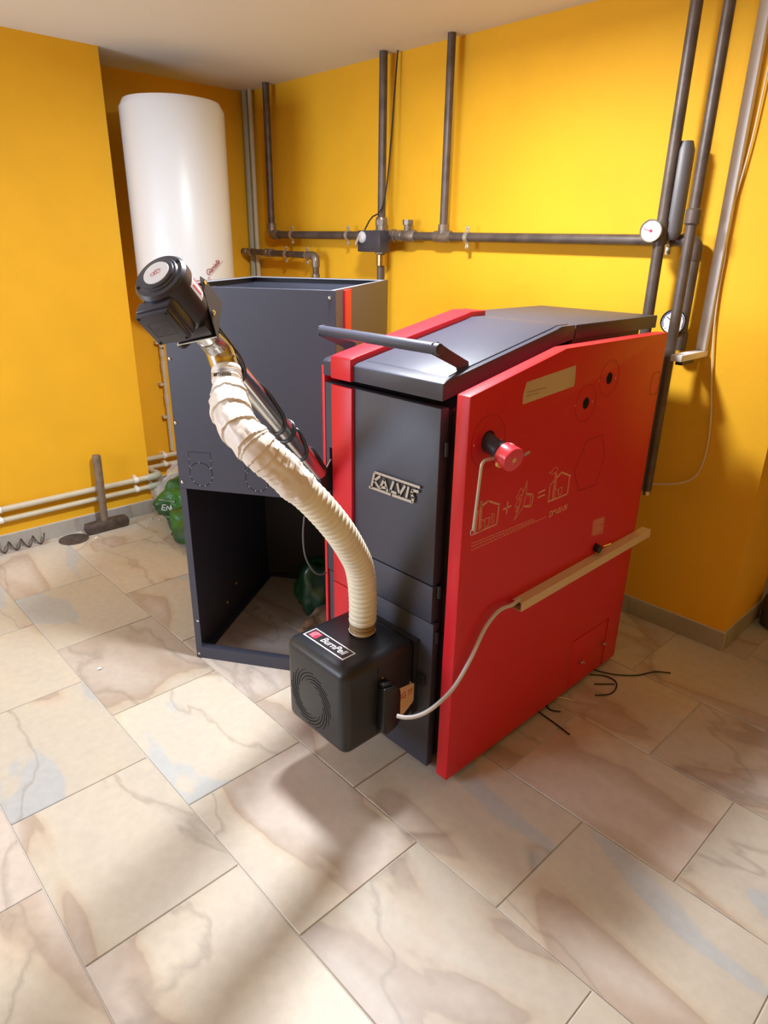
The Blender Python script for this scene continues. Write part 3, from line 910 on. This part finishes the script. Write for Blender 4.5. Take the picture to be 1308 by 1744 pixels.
# motor
mb = obj('motor_housing', G().lathe(Mo, ax, [(0, .037), (.001, .043), (.004, .045), (.005, .054), (.012, .060), (.034, .060), (.036, .056), (.108, .056), (.110, .054), (.124, .052)], 48), M_motor, auger, sharp=30)
obj('cap_ring', G().lathe(Mo - ax * .004, ax, [(0, .034), (.001, .037), (.006, .039)], 40), M_motor, mb)
dsk = obj('cap_label', G().lathe(Mo - ax * .0048, ax, [(0, .0290), (.0010, .0295)], 40), M_labelw, mb)
g = G()
for (x0, rx, ry, a0, a1) in ((-.008, .005, .004, 0, 360), (-.001, .004, .004, 40, 320), (.006, .005, .004, 30, 330)):
    pts = [(x0 + rx * math.cos(math.radians(a)), ry * math.sin(math.radians(a))) for a in range(a0, a1 + 1, 20)]
    g.stroke(pts, .0010, Mo - ax * .0048, (ex + ey * .35).normalized(), (ey - ex * .35).normalized(), -ax, .0003)
g.stroke([(-.004, .006), (.004, .008), (.012, .003)], .001, Mo - ax * .0048, (ex + ey * .35).normalized(), (ey - ex * .35).normalized(), -ax, .0003)
obj('cap_print', g, M_labelr, dsk)
for th in (35, 205):
    c = Mo + (ex * math.cos(math.radians(th)) + ey * math.sin(math.radians(th))) * .0495 + ax * .0065
    obj('cap_screw', G().lathe(c - ax * .0035, ax, [(0, .0035), (.003, .0038), (.006, .0038)], 10), M_hole, mb)
# red and white plate on the barrel
g = G(); g2 = G()
for k in range(6):
    t0, t1 = math.radians(-12 + k * 9), math.radians(-12 + (k + 1) * 9)
    r0 = .0562
    ps_ = []
    for (t, d_) in ((t0, .040), (t1, .040), (t1, .085), (t0, .085)):
        ps_.append(Mo + ax * d_ + (ex * math.cos(t) + ey * math.sin(t)) * r0)
    g.add(ps_, [(0, 1, 2, 3)])
    if k in (1, 3, 4):
        ps2 = []
        for (t, d_) in ((t0, .046), (t0 + .07, .046), (t0 + .09, .078), (t0 + .02, .078)):
            ps2.append(Mo + ax * d_ + (ex * math.cos(t) + ey * math.sin(t)) * (r0 + .0004))
        g2.add(ps2, [(0, 1, 2, 3)])
pl = obj('rating_plate', g, mat('pale_plate', (.55, .48, .50), .35), mb)
obj('plate_print', g2, M_labelr, pl)
# gearbox flange plates of bent steel
obj('gearbox', G().prism([(-.047, -.047), (.047, -.047), (.047, .047), (-.047, .047)], Mo + ax * .122, ex, ey, ax, .034), M_motor, auger, bevel=.006)
obj('flange_plate', G().prism([(-.046, -.050), (.054, -.050), (.054, .048), (-.046, .048)], Mo + ax * .156, ex, ey, ax, .003), M_steel, auger)
g = G().prism([(.070, .030), (.152, -.050), (.158, -.050), (.158, .048), (.085, .048), (.066, .040)], Mo + ex * .0545 + ax * 0.0, ax, ey, ex, .002)
obj('side_bracket', g, M_greyd, auger)
c = Mo + ax * .125 + ex * .0565 - ey * .010
obj('hex_bolt', G().lathe(c, ex, [(0, .006), (.004, .006), (.0045, .003), (.007, .003)], 6), M_chrome, auger)
obj('hex_bolt', G().lathe(c + ey * .045 - ax * .045, ex, [(0, .005), (.004, .005)], 6), M_chrome, auger)
# terminal box hanging under the motor
bxo = Mo + ax * .052 - ey * .046 - ex * .012
bv = (-ey * .95 - ax * 0.05 - ex * .12).normalized()
tb = obj('terminal_box', G().prism([(-.038, -.034), (.044, -.034), (.044, .062), (-.038, .062)], bxo, ex, ax, bv, .030), M_motor, auger, bevel=.006, seg=3)
obj('terminal_cover', G().prism([(-.035, -.031), (.041, -.031), (.041, .059), (-.035, .059)], bxo + bv * .030, ex, ax, bv, .012), M_motor, tb, bevel=.003)
g = G()
g.stroke([(-.022, -.006), (.024, -.006), (.024, .034), (-.022, .034)], .0012, bxo + bv * .042, ex, ax, bv, .0005, closed=True)
for k in range(4): g.stroke([(-.016, .010 + k * .006), (.016 - k * .004, .010 + k * .006)], .0012, bxo + bv * .042, ex, ax, bv, .0004)
obj('box_plate_print', g, mat('grey_print', (.09, .07, .08), .5), tb)
for (a_, b_) in ((-.029, -.025), (.035, -.025), (-.029, .053), (.035, .053)):
    obj('cover_screw', G().lathe(bxo + bv * .041 + ex * a_ + ax * b_, bv, [(0, .0035), (.002, .0032)], 10), M_hole, tb)
# outlet spout
S0 = dp(372, 590, 1.60); S1 = dp(386, 632, 1.615)
obj('outlet_spout', G().tube([Mo + ax * .20, S0, S1], [.030, .034, .0325], 32), M_steel, auger)
obj('spout_collar', G().tube([dp(381, 606, 1.603), dp(382, 610, 1.605)], .0312, 32), M_chrome, auger)
# cable clip ring under the flange
obj('cable_eye', G().tube([Mo + ax * .165 - ex * .035 - ey * .03 + (ex * math.cos(t) * .016 - ey * abs(math.sin(t)) * .02) for t in [k * math.pi / 8 for k in range(9)]], .005, 10), M_bcable, auger)
# bottom hook into the door slot
k0, k1 = dp(546, 812, 2.135), V((-1.617, 1.300, .955))
obj('hook_plate', G().add([k0, k1, k1 - hz * .105, k0 - hz * .060 + V((0, 0, 0)), k0 + V((.0, .004, 0)), k1 + V((.002, .004, 0)), k1 - hz * .105 + V((.002, .004, 0)), k0 - hz * .060 + V((0, .004, 0))],
                          [(0, 1, 2, 3), (7, 6, 5, 4), (0, 4, 5, 1), (1, 5, 6, 2), (2, 6, 7, 3), (3, 7, 4, 0)]), M_greyd, auger)
obj('hook_edge', G().tube([k0 - ex * .012, k0 + ex * .004, k1], .0035, 8), M_chrome, auger)

# black cable wound round the auger tube
pts = []
def on_tube(t, th, r=.030): return Mo + ax * t + (ex * math.cos(math.radians(th)) + ey * math.sin(math.radians(th))) * r
for (t, th) in ((.19, 20), (.25, 15), (.30, 5), (.33, -25), (.35, -70), (.365, -120), (.38, -170), (.40, -230), (.43, -290), (.455, -340), (.50, -352), (.545, -362), (.575, -390), (.59, -430), (.60, -480), (.605, -530), (.61, -580), (.62, -640), (.625, -690), (.632, -740), (.64, -800), (.645, -860), (.65, -920), (.655, -980), (.665, -1040), (.68, -1072), (.70, -1085), (.73, -1110), (.75, -1160), (.76, -1230), (.77, -1300), (.78, -1380), (.80, -1425), (.84, -1440), (.87, -1442)):
    pts.append(on_tube(t, th, .0305 if t > .33 else .032))
tag(obj('motor_cable', G().tube(centre_path(pts, .006), .0042, 10), M_bcable), 'black motor cable wound in loops round the steel auger tube', 'cable')

# ------------------------------------------------------------------ ribbed hose
hp_ = [(385, 628, 1.612), (388, 655, 1.60), (391, 680, 1.575), (397, 708, 1.55), (412, 736, 1.535), (441, 766, 1.53), (474, 794, 1.57), (500, 821, 1.63), (539, 858, 1.70), (575, 900, 1.78), (600, 939, 1.87), (613, 970, 1.94), (618, 1020, 2.01), (617, 1072, 2.07)]
ST = .0016
path = centre_path([dp(*p) for p in hp_], ST)
NP = len(path)
hose = tag(empty('pellet_hose', path[-1]), 'cream ribbed plastic hose from the auger spout down to the burner', 'hose')
n0 = int(NP * .40)
n1 = int(NP * .965)


def rib(i, th):
    s = i * ST + .0035 * math.cos(th)
    p = .0190
    u = (s / p) % 1
    return .0385 + .0042 * abs(math.sin(math.pi * u)) ** .38


lowp = path[n0 - 20:n1]
obj('ribbed_hose', G().tube(lowp, 0, 36, rf=lambda i, th: rib(i, th)), M_hose, hose, sharp=80)
# smooth wrapped upper length with slanting overlapped turns
upp = path[:n0]


def wrapr(i, th):
    s = i * ST
    f = s / (n0 * ST)
    base = .0305 + .0125 * min(1, max(0, (s - .03) / .06))
    if s < .045: base = .0315 + .0035 * (0.5 + 0.5 * math.sin(s * 260))
    tilt = .016 * math.cos(th + 1.0)
    u = ((s + tilt) / .048) % 1 if f < .55 else ((s + tilt * .3) / .017) % 1
    amp = .0048 if f < .55 else .0028
    n = mnoise.noise(V((math.cos(th) * 2.2, math.sin(th) * 2.2, s * 22))) * .0045 + mnoise.noise(V((math.cos(th) * 6, math.sin(th) * 6, s * 60 + 5))) * .0018
    return base + amp * u * (1 if s > .045 else .2) + n * min(1, s / .05)


obj('tape_wrap', G().tube(upp, 0, 56, rf=wrapr), M_tape, hose, sharp=28)
obj('hose_end_sleeve', G().tube(path[n1 - 2:], 0, 36, rf=lambda i, th: .0395 + .001 * math.sin(i * .8)), M_hoseend, hose, sharp=80)
obj('sleeve_ring', G().tube([path[-1] + V((.0405 * math.cos(t * math.pi / 18), .0405 * math.sin(t * math.pi / 18), .001)) for t in range(36)], .0018, 8, closed=True), mat('pale_ring', (.75, .66, .48), .4), hose)
# jubilee clip
i0 = int(.016 / ST)
jc = obj('hose_clamp', G().tube(path[i0:i0 + 8], 0, 36, rf=lambda i, th: .0365), M_clampm, hose, sharp=40)
c = path[i0 + 4]
g = G()
for k in range(12):
    t = math.radians(-40 + k * 6)
    d1 = (RT * math.sin(t) - FW * math.cos(t)).normalized()
    g.box(-.0008, .0008, -.0008, .0008, -.004, .004, Matrix.Translation(c + d1 * .0372))
obj('clamp_slots', g, M_greyd, jc)
# faint print on the hose
k_ = int(NP * .70)
g = G()
for (px, py, l) in ((574, 937, 5), (580, 938, 6), (592, 934, 4), (597, 931, 5), (602, 923, 3)):
    pth = path[min(range(NP), key=lambda i: (path[i] - dp(px, py, 1.83)).length)]
    n_ = (CAM - pth).normalized(); base = dp(px, py, (pth - CAM).dot(FW) - .0395)
    q2 = dp(px + l, py - l * .45, (pth - CAM).dot(FW) - .0395)
    g.tube([base, base.lerp(q2, .5), q2], .0009, 6)
obj('hose_print', g, mat('dark_ink', (.10, .09, .07), .6), hose)

# ------------------------------------------------------------------ things at the left wall
def pipe_run(name, pts, r, m, label, cat='pipe', fr=.03, group=None, seg=16):
    o = obj(name, G().tube(fillet(pts, fr) if len(pts) > 2 else [V(pts[0]), (V(pts[0]) + V(pts[1])) / 2, V(pts[1])], r, seg), m)
    return tag(o, label, cat, group)


for (z, r, nm) in ((.243, .0165, 'upper'), (.182, .0145, 'lower')):
    root = tag(empty('heating_pipe', (XL + .03, 0, z)), nm + ' of the two cream plastic pipes along the left wall', 'pipe')
    obj('pipe_length', G().tube([(XL + .03, YN + .02, z), (XL + .03, 0, z), (XL + .03, 1.66, z)], r, 18), M_cream, root)
    obj('elbow', G().tube(fillet([(XL + .03, 1.64, z), (XL + .03, YS + .055, z), (XL - .03, YS + .055, z)], .03), r + .0055, 18), M_greenish, root, bevel=.001)
    obj('pipe_length', G().tube([(XL, YS + .055, z), (XL - .15, YS + .055, z), (-4.20, YS + .055, z)], r, 16), M_cream, root)
    obj('elbow', G().tube(fillet([(-4.17, YS + .055, z), (-4.205, YS + .055, z), (-4.205, YS + .10, z)], .015), r + .005, 16), M_greenish, root)
    obj('pipe_length', G().tube([(-4.205, YS + .08, z), (-4.205, 2.0, z), (-4.205, 2.74, z)], r, 16), M_cream, root)
    for (x, y) in ((XL, .80), (XL, 1.565), (-4.235, 1.93), (XL, -.1)):
        c = V((x + .03, y, z))
        g = G().tube([c + V((0, -.012, 0)), c, c + V((0, .012, 0))], r + .003, 18)
        g.box(x + .001 if x == XL else x - .027, x + .03, y - .010, y + .010, z - .010, z + .012)
        g.box(x + .010, x + .034, y - .010, y + .004, z + r, z + r + .012)
        obj('pipe_clip', g, M_clip, root)

# vertical cream pipes in the recess, seen left of the hopper
vp = tag(empty('riser_pipe', (-4.21, 2.0, .2)), 'thin cream riser pipe on the wall just left of the hopper', 'pipe')
obj('pipe_length', G().tube([(-4.225, 2.0, .265), (-4.225, 2.0, .8), (-4.225, 2.0, 1.345)], .013, 14), M_cream, vp)
for z in (.93, .98, .62, .84): obj('coupling', G().cyl((-4.225, 2.0, z - .03), (-4.225, 2.0, z + .03), .0165, 14), M_cream, vp)
for z in (.72, .99, .50): obj('pipe_clip', G().box(-4.262, -4.222, 1.965, 2.018, z - .008, z + .008), M_cream, vp)

# sledge hammer
hm = tag(empty('sledgehammer', (-3.79, 1.33, 0)), 'rusty sledgehammer standing on its head against the left wall', 'hammer')
hd_ = [(-.120, .0), (-.128, .022), (-.120, .058), (-.05, .062), (.05, .062), (.120, .058), (.128, .030), (.120, .0)]
obj('hammer_head', G().prism(hd_, (-3.815, 1.335, .003), V((.0, 1, 0)), (0, 0, 1), (1, 0, 0), .058), M_iron, hm, bevel=.006)
hb, ht = V((-3.782, 1.325, .055)), V((-3.822, 1.345, .452))
ps_ = [hb.lerp(ht, t) for t in (0, .2, .5, .8, .97, 1)]
obj('hammer_handle', G().tube(ps_, [.019, .021, .022, .024, .024, .021], 16), M_wood, hm)
# floor cover
cv = tag(obj('drain_cover', G().lathe((-3.768, 1.132, .0005), (0, 0, 1), [(0, .080), (.003, .080), (.0045, .077), (.0045, .01)], 36), M_iron), 'round rusty metal cover lying on the tiles by the hammer', 'cover')
# spiral
ys = [(.30 + .70 * k / 240) for k in range(241)]
sp = [V((-3.826 + .026 * math.cos(2 * math.pi * (y - .3) / .062), y, .031 + .026 * math.sin(2 * math.pi * (y - .3) / .062))) for y in ys]
tag(obj('steel_spiral', G().tube(sp, .0042, 8), M_iron), 'open steel auger spiral lying along the left skirting', 'spiral')
# crumbs of plaster
for (x, y, r, lab) in ((-3.70, 1.235, .008, 'white plaster crumb right beside the round metal cover'), (-3.765, 1.60, .005, 'white plaster crumb nearest the skirting end by the green bag'),
                       (-3.72, 1.63, .006, 'larger white plaster crumb at the wall corner before the green bag'), (-3.66, 1.52, .004, 'white plaster crumb between hammer head and green bag'),
                       (-2.415, .74, .007, 'lone white crumb in the open middle of the floor left of the hopper'), (-3.53, 1.35, .003, 'smallest white crumb on the tile in front of the hammer')):
    tag(obj('plaster_crumb', blob((x, y, .004), (r, r * 1.4, r * .5), .3, 3, 2, x * 9, 0.0005), M_clip), lab, 'crumb', 'plaster crumbs on the tiles')

# ------------------------------------------------------------------ water heater
TC, TR_ = V((-3.80, 2.00, 0)), .272
tank = tag(empty('water_heater', (TC.x, TC.y, 1.37)), 'white cylindrical wall mounted water heater in the corner', 'water heater')
obj('tank_shell', G().lathe((TC.x, TC.y, 1.37), (0, 0, 1), [(0, .20), (.012, .24), (.035, TR_), (.88, TR_), (.92, .25), (.94, .15)], 64), M_tank, tank)
obj('wall_bracket', G().box(XR2 + .001, TC.x, TC.y - .05, TC.y + .05, 1.95, 2.0), M_clampm, tank)
to = V((0 - TC.x, 0 - TC.y, 0)).normalized()
th0 = math.atan2(to.y, to.x)
# where the ray through the lettering meets the shell
d = ray(363, 456); dx, dy = d.x, d.y
ox, oy = CAM.x - TC.x, CAM.y - TC.y
A_, B_, C_ = dx * dx + dy * dy, 2 * (ox * dx + oy * dy), ox * ox + oy * oy - TR_ ** 2
tt = (-B_ - math.sqrt(B_ * B_ - 4 * A_ * C_)) / (2 * A_)
hit = CAM + d * tt
tha, zc = math.atan2(hit.y - TC.y, hit.x - TC.x), hit.z


def tank_map(a, b, dd, ca=math.cos(.66), sa=math.sin(.66)):
    a2, b2 = a * ca - b * sa, a * sa + b * ca
    th = tha + a2 * 1.0 / TR_
    r = TR_ + .0006 + dd
    return V((TC.x + r * math.cos(th), TC.y + r * math.sin(th), zc + b2))


obj('tank_lettering', text_geo('Gianielle', .040, (0, 0, 0), (1, 0, 0), (0, 1, 0), (0, 0, 1), h=.0006, shear=.35, offset=.0008, mapf=tank_map, sx=.8), M_print, tank)
g = G(); pts = [tank_map(-.058 + .0155 * k, -.019, 0) for k in range(10)]
g.tube(pts, .0011, 6)
pts = [tank_map(-.060 - .006 * math.cos(t), -.032 + .012 * math.sin(t), 0) for t in [k * math.pi / 6 for k in range(12)]]
g.tube(pts, .0011, 6, closed=True)
obj('lettering_flourish', g, M_print, tank)

# ------------------------------------------------------------------ pipework on the back wall
PYW = 2.70


def clampring(root, x, z, r=.022, axis='x', y=PYW):
    g = G()
    d_ = V((1, 0, 0)) if axis == 'x' else V((0, 0, 1))
    c = V((x, y, z))
    g.tube([c - d_ * .011, c, c + d_ * .011], r + .004, 20)
    if axis == 'x':
        g.box(x - .009, x + .009, y - .003, y + .003, z - r - .030, z - r)
        g.box(x - .009, x + .009, y - .003, y + .003, z + r, z + r + .028)
        g.cyl((x, y - .008, z - r - .022), (x, y + .008, z - r - .022), .007, 10)
        g.cyl((x, y - .008, z + r + .02), (x, y + .008, z + r + .02), .006, 10)
    g.cyl(c, (x, YW, z), .006, 8)
    obj('pipe_clamp', g, M_clampm, root)


mp_ = tag(empty('main_pipe', (-2.1, PYW, 1.64)), 'long dark steel pipe running across the back wall above the boiler', 'pipe')
ze = 1.634
obj('pipe_length', G().tube([(-2.86, PYW, 1.648), (-2.0, PYW, 1.640), (-1.22, PYW, ze)], .021, 20), M_pipe, mp_)
obj('elbow', G().tube(fillet([(-1.225, PYW, ze), (-1.165, PYW, ze), (-1.165, PYW, ze - .07)], .035), .0255, 20), M_pipe, mp_, bevel=.001)
obj('pipe_length', G().tube([(-1.165, PYW, ze - .05), (-1.165, PYW, 1.45), (-1.165, PYW, 1.245)], .0225, 20), M_pipe, mp_)
obj('pipe_socket', G().tube([(-1.165, PYW, 1.30), (-1.165, PYW, 1.28), (-1.165, PYW, 1.235)], .027, 20), M_pipe, mp_)
# tees and unions
obj('union', G().lathe((-2.78, PYW, 1.647), (1, 0, 0), [(-.07, .022), (-.065, .028), (-.035, .028), (-.03, .033), (0, .033), (.004, .026), (.02, .028), (.05, .028), (.055, .022)], 8), M_fit, mp_)
obj('air_vent', G().cyl((-2.69, PYW, 1.66), (-2.69, PYW, 1.71), .020, 14).cyl((-2.69, PYW, 1.70), (-2.69, PYW, 1.725), .027, 8), M_fit, mp_)
obj('valve_body', G().lathe((-2.72, PYW, 1.647), (1, 0, 0), [(0, .025), (.01, .031), (.08, .031), (.09, .025)], 16), M_fit, mp_)
obj('tee', G().lathe((-2.44, PYW, 1.6445), (1, 0, 0), [(-.055, .022), (-.05, .028), (-.03, .029), (.03, .029), (.05, .028), (.055, .022)], 18).cyl((-2.44, PYW, 1.65), (-2.44, PYW, 1.70), .026, 18), M_fit, mp_)
obj('branch_pipe', G().tube([(-2.44, PYW, 1.69), (-2.44, PYW, 2.1), (-2.44, PYW, 2.5)], .0195, 18), M_pipe, mp_)
clampring(mp_, -2.28, 1.642); clampring(mp_, -1.27, ze + .002)

vg = tag(empty('left_pipe', (-3.4, PYW, 1.65)), 'dark steel pipe from an elbow to the black valve motor', 'pipe')
obj('pipe_length', G().tube([(-3.90, PYW, 1.652), (-3.4, PYW, 1.650), (-2.95, PYW, 1.648)], .0225, 18), M_pipe, vg)
obj('elbow', G().tube(fillet([(-3.86, PYW, 1.652), (-3.935, PYW, 1.652), (-3.935, PYW, 1.72)], .035), .029, 18), M_fit, vg)
obj('riser', G().tube([(-3.935, PYW, 1.70), (-3.935, PYW, 2.1), (-3.935, PYW, 2.5)], .0215, 16), M_pipe, vg)
obj('red_paint_band', G().tube([(-3.035, PYW, 1.6483), (-3.02, PYW, 1.648), (-2.99, PYW, 1.648)], .0235, 16), M_knob, vg)
clampring(vg, -3.71, 1.652, .0225); clampring(vg, -3.17, 1.65, .0225)

p2 = tag(empty('branch_pipe', (-3.8, PYW, 1.55)), 'shorter dark steel pipe below it turning down behind the hopper', 'pipe')
yb = PYW - .03
obj('pipe_length', G().tube([(-4.24, yb, 1.548), (-3.9, yb, 1.54), (-3.47, yb, 1.535)], .0195, 18), M_pipe, p2)
obj('elbow', G().tube(fillet([(-3.52, yb, 1.535), (-3.44, yb, 1.534), (-3.44, yb, 1.47)], .035), .0245, 18), M_fit, p2)
obj('pipe_length', G().tube([(-3.44, yb, 1.48), (-3.44, yb, 1.0), (-3.44, yb, .3)], .0195, 16), M_pipe, p2)
obj('socket', G().cyl((-3.44, yb, 1.40), (-3.44, yb, 1.43), .024, 12), M_fit, p2)
for x in (-4.17, -3.93): obj('union', G().lathe((x, yb, 1.542), (1, 0, 0), [(-.04, .02), (-.038, .026), (-.01, .026), (-.008, .022), (.008, .022), (.01, .026), (.038, .026), (.04, .02)], 10), M_fit, p2)
clampring(p2, -3.74, 1.538, .0195, y=yb); clampring(p2, -3.52, 1.535, .0195, y=yb)

# mixing valve with motor
mv = tag(empty('valve_actuator', (-2.9, 2.6, 1.6)), 'black square valve motor with a grey pointer knob on the back wall pipe', 'actuator')
a0_, b0_ = at(609, 391, 'y', 2.57), at(646, 431, 'y', 2.57)
ab = obj('actuator_box', G().box(a0_.x, b0_.x, 2.57, 2.64, b0_.z + .004, a0_.z - .004), M_motor, mv, bevel=.004)
kc = at(617, 404, 'y', 2.57)
kn = obj('pointer_knob', G().lathe(kc, (0, -1, 0), [(0, .030), (.004, .030), (.010, .026), (.016, .012)], 28), mat('grey_knob', (.52, .52, .55), .35), mv)
obj('knob_pointer', G().prism([(.004, .006), (-.030, -.044), (-.038, -.030), (-.010, .012)], kc - V((0, .014, 0)), (1, 0, 0), (0, 0, 1), (0, -1, 0), .006), M_clampm, kn)
vx = -2.893
obj('valve_body', G().cyl((vx, PYW, 1.57), (vx, PYW, 1.74), .030, 16).cyl((vx - .055, PYW, 1.648), (vx + .06, PYW, 1.648), .030, 16).cyl((vx, 2.62, 1.648), (vx, PYW, 1.648), .024, 14), M_fit, mv, bevel=.002)
obj('valve_nut', G().lathe((vx, PYW, 1.70), (0, 0, 1), [(0, .034), (.028, .034)], 6), M_fit, mv)
obj('valve_nut', G().lathe((vx, PYW, 1.555), (0, 0, 1), [(0, .034), (.026, .034)], 6), M_fit, mv)
obj('actuator_cable', G().tube(centre_path([V((vx - .03, 2.6, a0_.z - .01)), V((vx + .0, 2.62, 1.73)), V((vx + .05, 2.68, 1.85)), V((vx + .06, 2.74, 2.5))], .03), .004, 8), M_bcable, mv)
dpipe = tag(empty('drop_pipe', (vx, PYW, 1.4)), 'vertical steel pipe through the valve, ending behind the hopper corner', 'pipe')
obj('pipe_length', G().tube([(vx, PYW, 1.56), (vx, PYW, 1.0), (vx, PYW, .3)], .021, 18), M_pipe, dpipe)
obj('socket', G().cyl((vx, PYW, 1.495), (vx, PYW, 1.55), .026, 14), M_brass, dpipe)
obj('pipe_length', G().tube([(vx, PYW, 1.72), (vx, PYW, 2.1), (vx, PYW, 2.5)], .021, 18), M_pipe, dpipe)

# grey-green pair in the corner
for i, x in enumerate((-4.225, -4.165)):
    o = obj('corner_pipe', G().tube([(x, 2.735, .1), (x, 2.735, 1.2), (x, 2.735, 2.5)], .015 if i else .021, 14), M_greenish if i == 0 else M_cream)
    tag(o, ('grey-green plastic pipe in the wall corner beside the water heater', 'pale plastic pipe right of the grey-green one in the wall corner')[i], 'pipe')

# right-hand risers
GX = at(1114, 470, 'y', 2.63).x
FX = at(1141, 600, 'y', 2.61).x
r1 = tag(empty('gauge_riser', (-1.31, 2.63, 1.4)), 'dark steel riser dropping behind the rear lid of the boiler', 'pipe')
obj('pipe_length', G().tube([(GX, 2.63, .6), (GX, 2.63, 1.5), (GX, 2.63, 2.5)], .0215, 20), M_pipe, r1)
obj('tee', G().cyl((GX, 2.63, 1.62), (GX, 2.63, 1.70), .025, 18), M_pipe, r1)
r2 = tag(empty('front_riser', (-1.197, 2.61, .68)), 'dark steel riser pipe ending open beside the rear edge of the red panel', 'pipe')
obj('pipe_length', G().tube([(FX, 2.61, .655), (FX, 2.61, 1.5), (FX, 2.61, 2.5)], .0195, 20), M_pipe, r2)
obj('socket', G().lathe((FX, 2.61, 1.685), (0, 0, 1), [(0, .021), (.006, .027), (.05, .027), (.055, .021)], 18), M_pipe, r2)
obj('cut_end', G().cyl((FX, 2.61, .652), (FX, 2.61, .668), .0200, 20), M_brass, r2)
sep = tag(empty('pump_body', (-1.25, 2.64, 1.66)), 'grey cast pump body between the two risers at the right', 'pump')
p = at(1146, 392, 'y', 2.66)
obj('pump_housing', G().lathe((p.x, 2.66, 1.635), (0, 0, 1), [(0, .018), (.01, .026), (.03, .032), (.30, .032), (.33, .022)], 24), mat('grey_cast', (.16, .15, .15), .5, metal=.4, bump=.3), sep)


def gauge(c, r, nrm, label, blue=False):
    g_ = tag(empty('pressure_gauge', c), label, 'gauge')
    n = V(nrm).normalized(); u = V((0, 0, 1)).cross(n).normalized(); w = n.cross(u)
    c = V(c)
    obj('gauge_case', G().lathe(c, n, [(0, r * .8), (.004, r), (.026, r), (.028, r * .97), (.026, r * .90), (.022, r * .89)], 36), M_clampm if not blue else M_greyd, g_)
    o = obj('gauge_face', G().lathe(c + n * .0225, n, [(0, r * .90), (.0008, r * .90)], 36), M_face, g_)
    t = G()
    for k in range(9):
        a = math.radians(-45 + k * 33.75)
        t.stroke([(r * .70 * math.cos(a), r * .70 * math.sin(a)), (r * .82 * math.cos(a), r * .82 * math.sin(a))], r * .035, c + n * .0234, u, w, n, .0003)
    arc = [(r * .80 * math.cos(math.radians(a)), r * .80 * math.sin(math.radians(a))) for a in range(-30, 221, 12)]
    if blue: t.stroke(arc, r * .06, c + n * .0234, u, w, n, .0003)
    t.stroke([(-r * .25, -r * .62), (r * .25, -r * .62)], r * .03, c + n * .0234, u, w, n, .0003)
    obj('dial_marks', t, M_blue if blue else M_greyd, o)
    e = G().stroke([(r * .12, -r * .05), (-r * .66, r * .16)] if not blue else [(r * .15, -r * .1), (-r * .55, r * .38)], r * .06, c + n * .0240, u, w, n, .0008)
    e.lathe(c + n * .0238, n, [(0, r * .14), (.002, r * .12)], 16)
    obj('needle', e, M_labelr if not blue else M_greyd, o)
    return g_


p = at(1106, 393, 'y', 2.585)
g_ = gauge(p + V((0, .022, 0)), .040, (.25, -1, 0), 'white faced gauge with a red hand beside the left riser')
obj('gauge_stem', G().cyl(p + V((.005, .022, 0)), (GX, 2.63, p.z), .008, 10), M_fit, g_)
p = at(1143, 549, 'y', 2.66)
g_ = gauge(p + V((0, .022, 0)), .047, (.35, -1, .1), 'blue marked pressure gauge partly hidden behind the front riser', True)
obj('gauge_stem', G().cyl(p + V((0.0, .024, 0)), (-1.165, PYW, p.z), .008, 10), M_fit, g_)

# white batten and its bottom bracket
bt = tag(empty('white_batten', (-1.09, 2.75, 1.24)), 'tall white batten on the wall right of the pipes, with a foot bracket', 'batten')
obj('batten_strip', G().box(-1.112, -1.076, 2.735, YW, 1.238, 2.5), M_batten, bt, bevel=.002)
obj('foot_bracket', G().box(-1.114, -1.072, 2.53, YW, 1.214, 1.2375), M_batten, bt, bevel=.002)
obj('dark_foot', G().box(-1.106, -1.080, 2.56, 2.66, 1.198, 1.2135), M_greyd, bt)
# hanging white cord
cps = [at(x, y, 'y', 2.752) for (x, y) in ((1241, 381), (1236, 430), (1225, 490), (1216, 560), (1212, 640), (1211, 710), (1205, 762), (1194, 796), (1180, 815), (1150, 824), (1110, 824), (1080, 820))]
cps = [V((-1.045, 2.752, 2.48)), V((-1.055, 2.752, 2.0))] + cps
tag(obj('hanging_cord', G().tube(centre_path(cps, .02), .0032, 8), M_wcable), 'thin white cord hanging down the yellow wall at the right', 'cord')

# ------------------------------------------------------------------ cable ends on the floor
r_ = .0028
for pts, m_, lab in (([(1005, 1138), (1020, 1143), (1050, 1149), (1085, 1150), (1115, 1144), (1142, 1146)], M_bcable, 'longest black wire end reaching out on the floor by the hatch'),
                     ([(1005, 1149), (1030, 1151), (1048, 1160), (1049, 1172), (1038, 1182), (1014, 1184)], M_bcable, 'black wire end bent into a hook on the floor'),
                     ([(1012, 1165), (1030, 1165), (1046, 1165)], M_bcable, 'short straight black wire end inside the hooked one'),
                     ([(928, 1199), (938, 1209), (955, 1212)], M_bcable, 'short bent black wire end under the red panel'),
                     ([(917, 1212), (945, 1232), (970, 1251)], M_bcable, 'straight black wire end nearest the panel front corner'),
                     ([(943, 1186), (960, 1189), (978, 1194)], M_wcable, 'short cream wire end poking from under the red panel')):
    pw = [at(x, y, 'z', .004) for x, y in pts]
    tag(obj('wire_end', G().tube(centre_path(pw, .008), r_, 8), m_), lab, 'wire')
tag(obj('dark_container', G().lathe((-.672, 3.17, .0005), (0, 0, 1), [(0, .075), (.01, .09), (.12, .095), (.135, .09), (.14, .07)], 28), mat('dark_brown_plastic', (.06, .045, .04), .5)), 'dark rounded container on the floor past the wall corner', 'container')
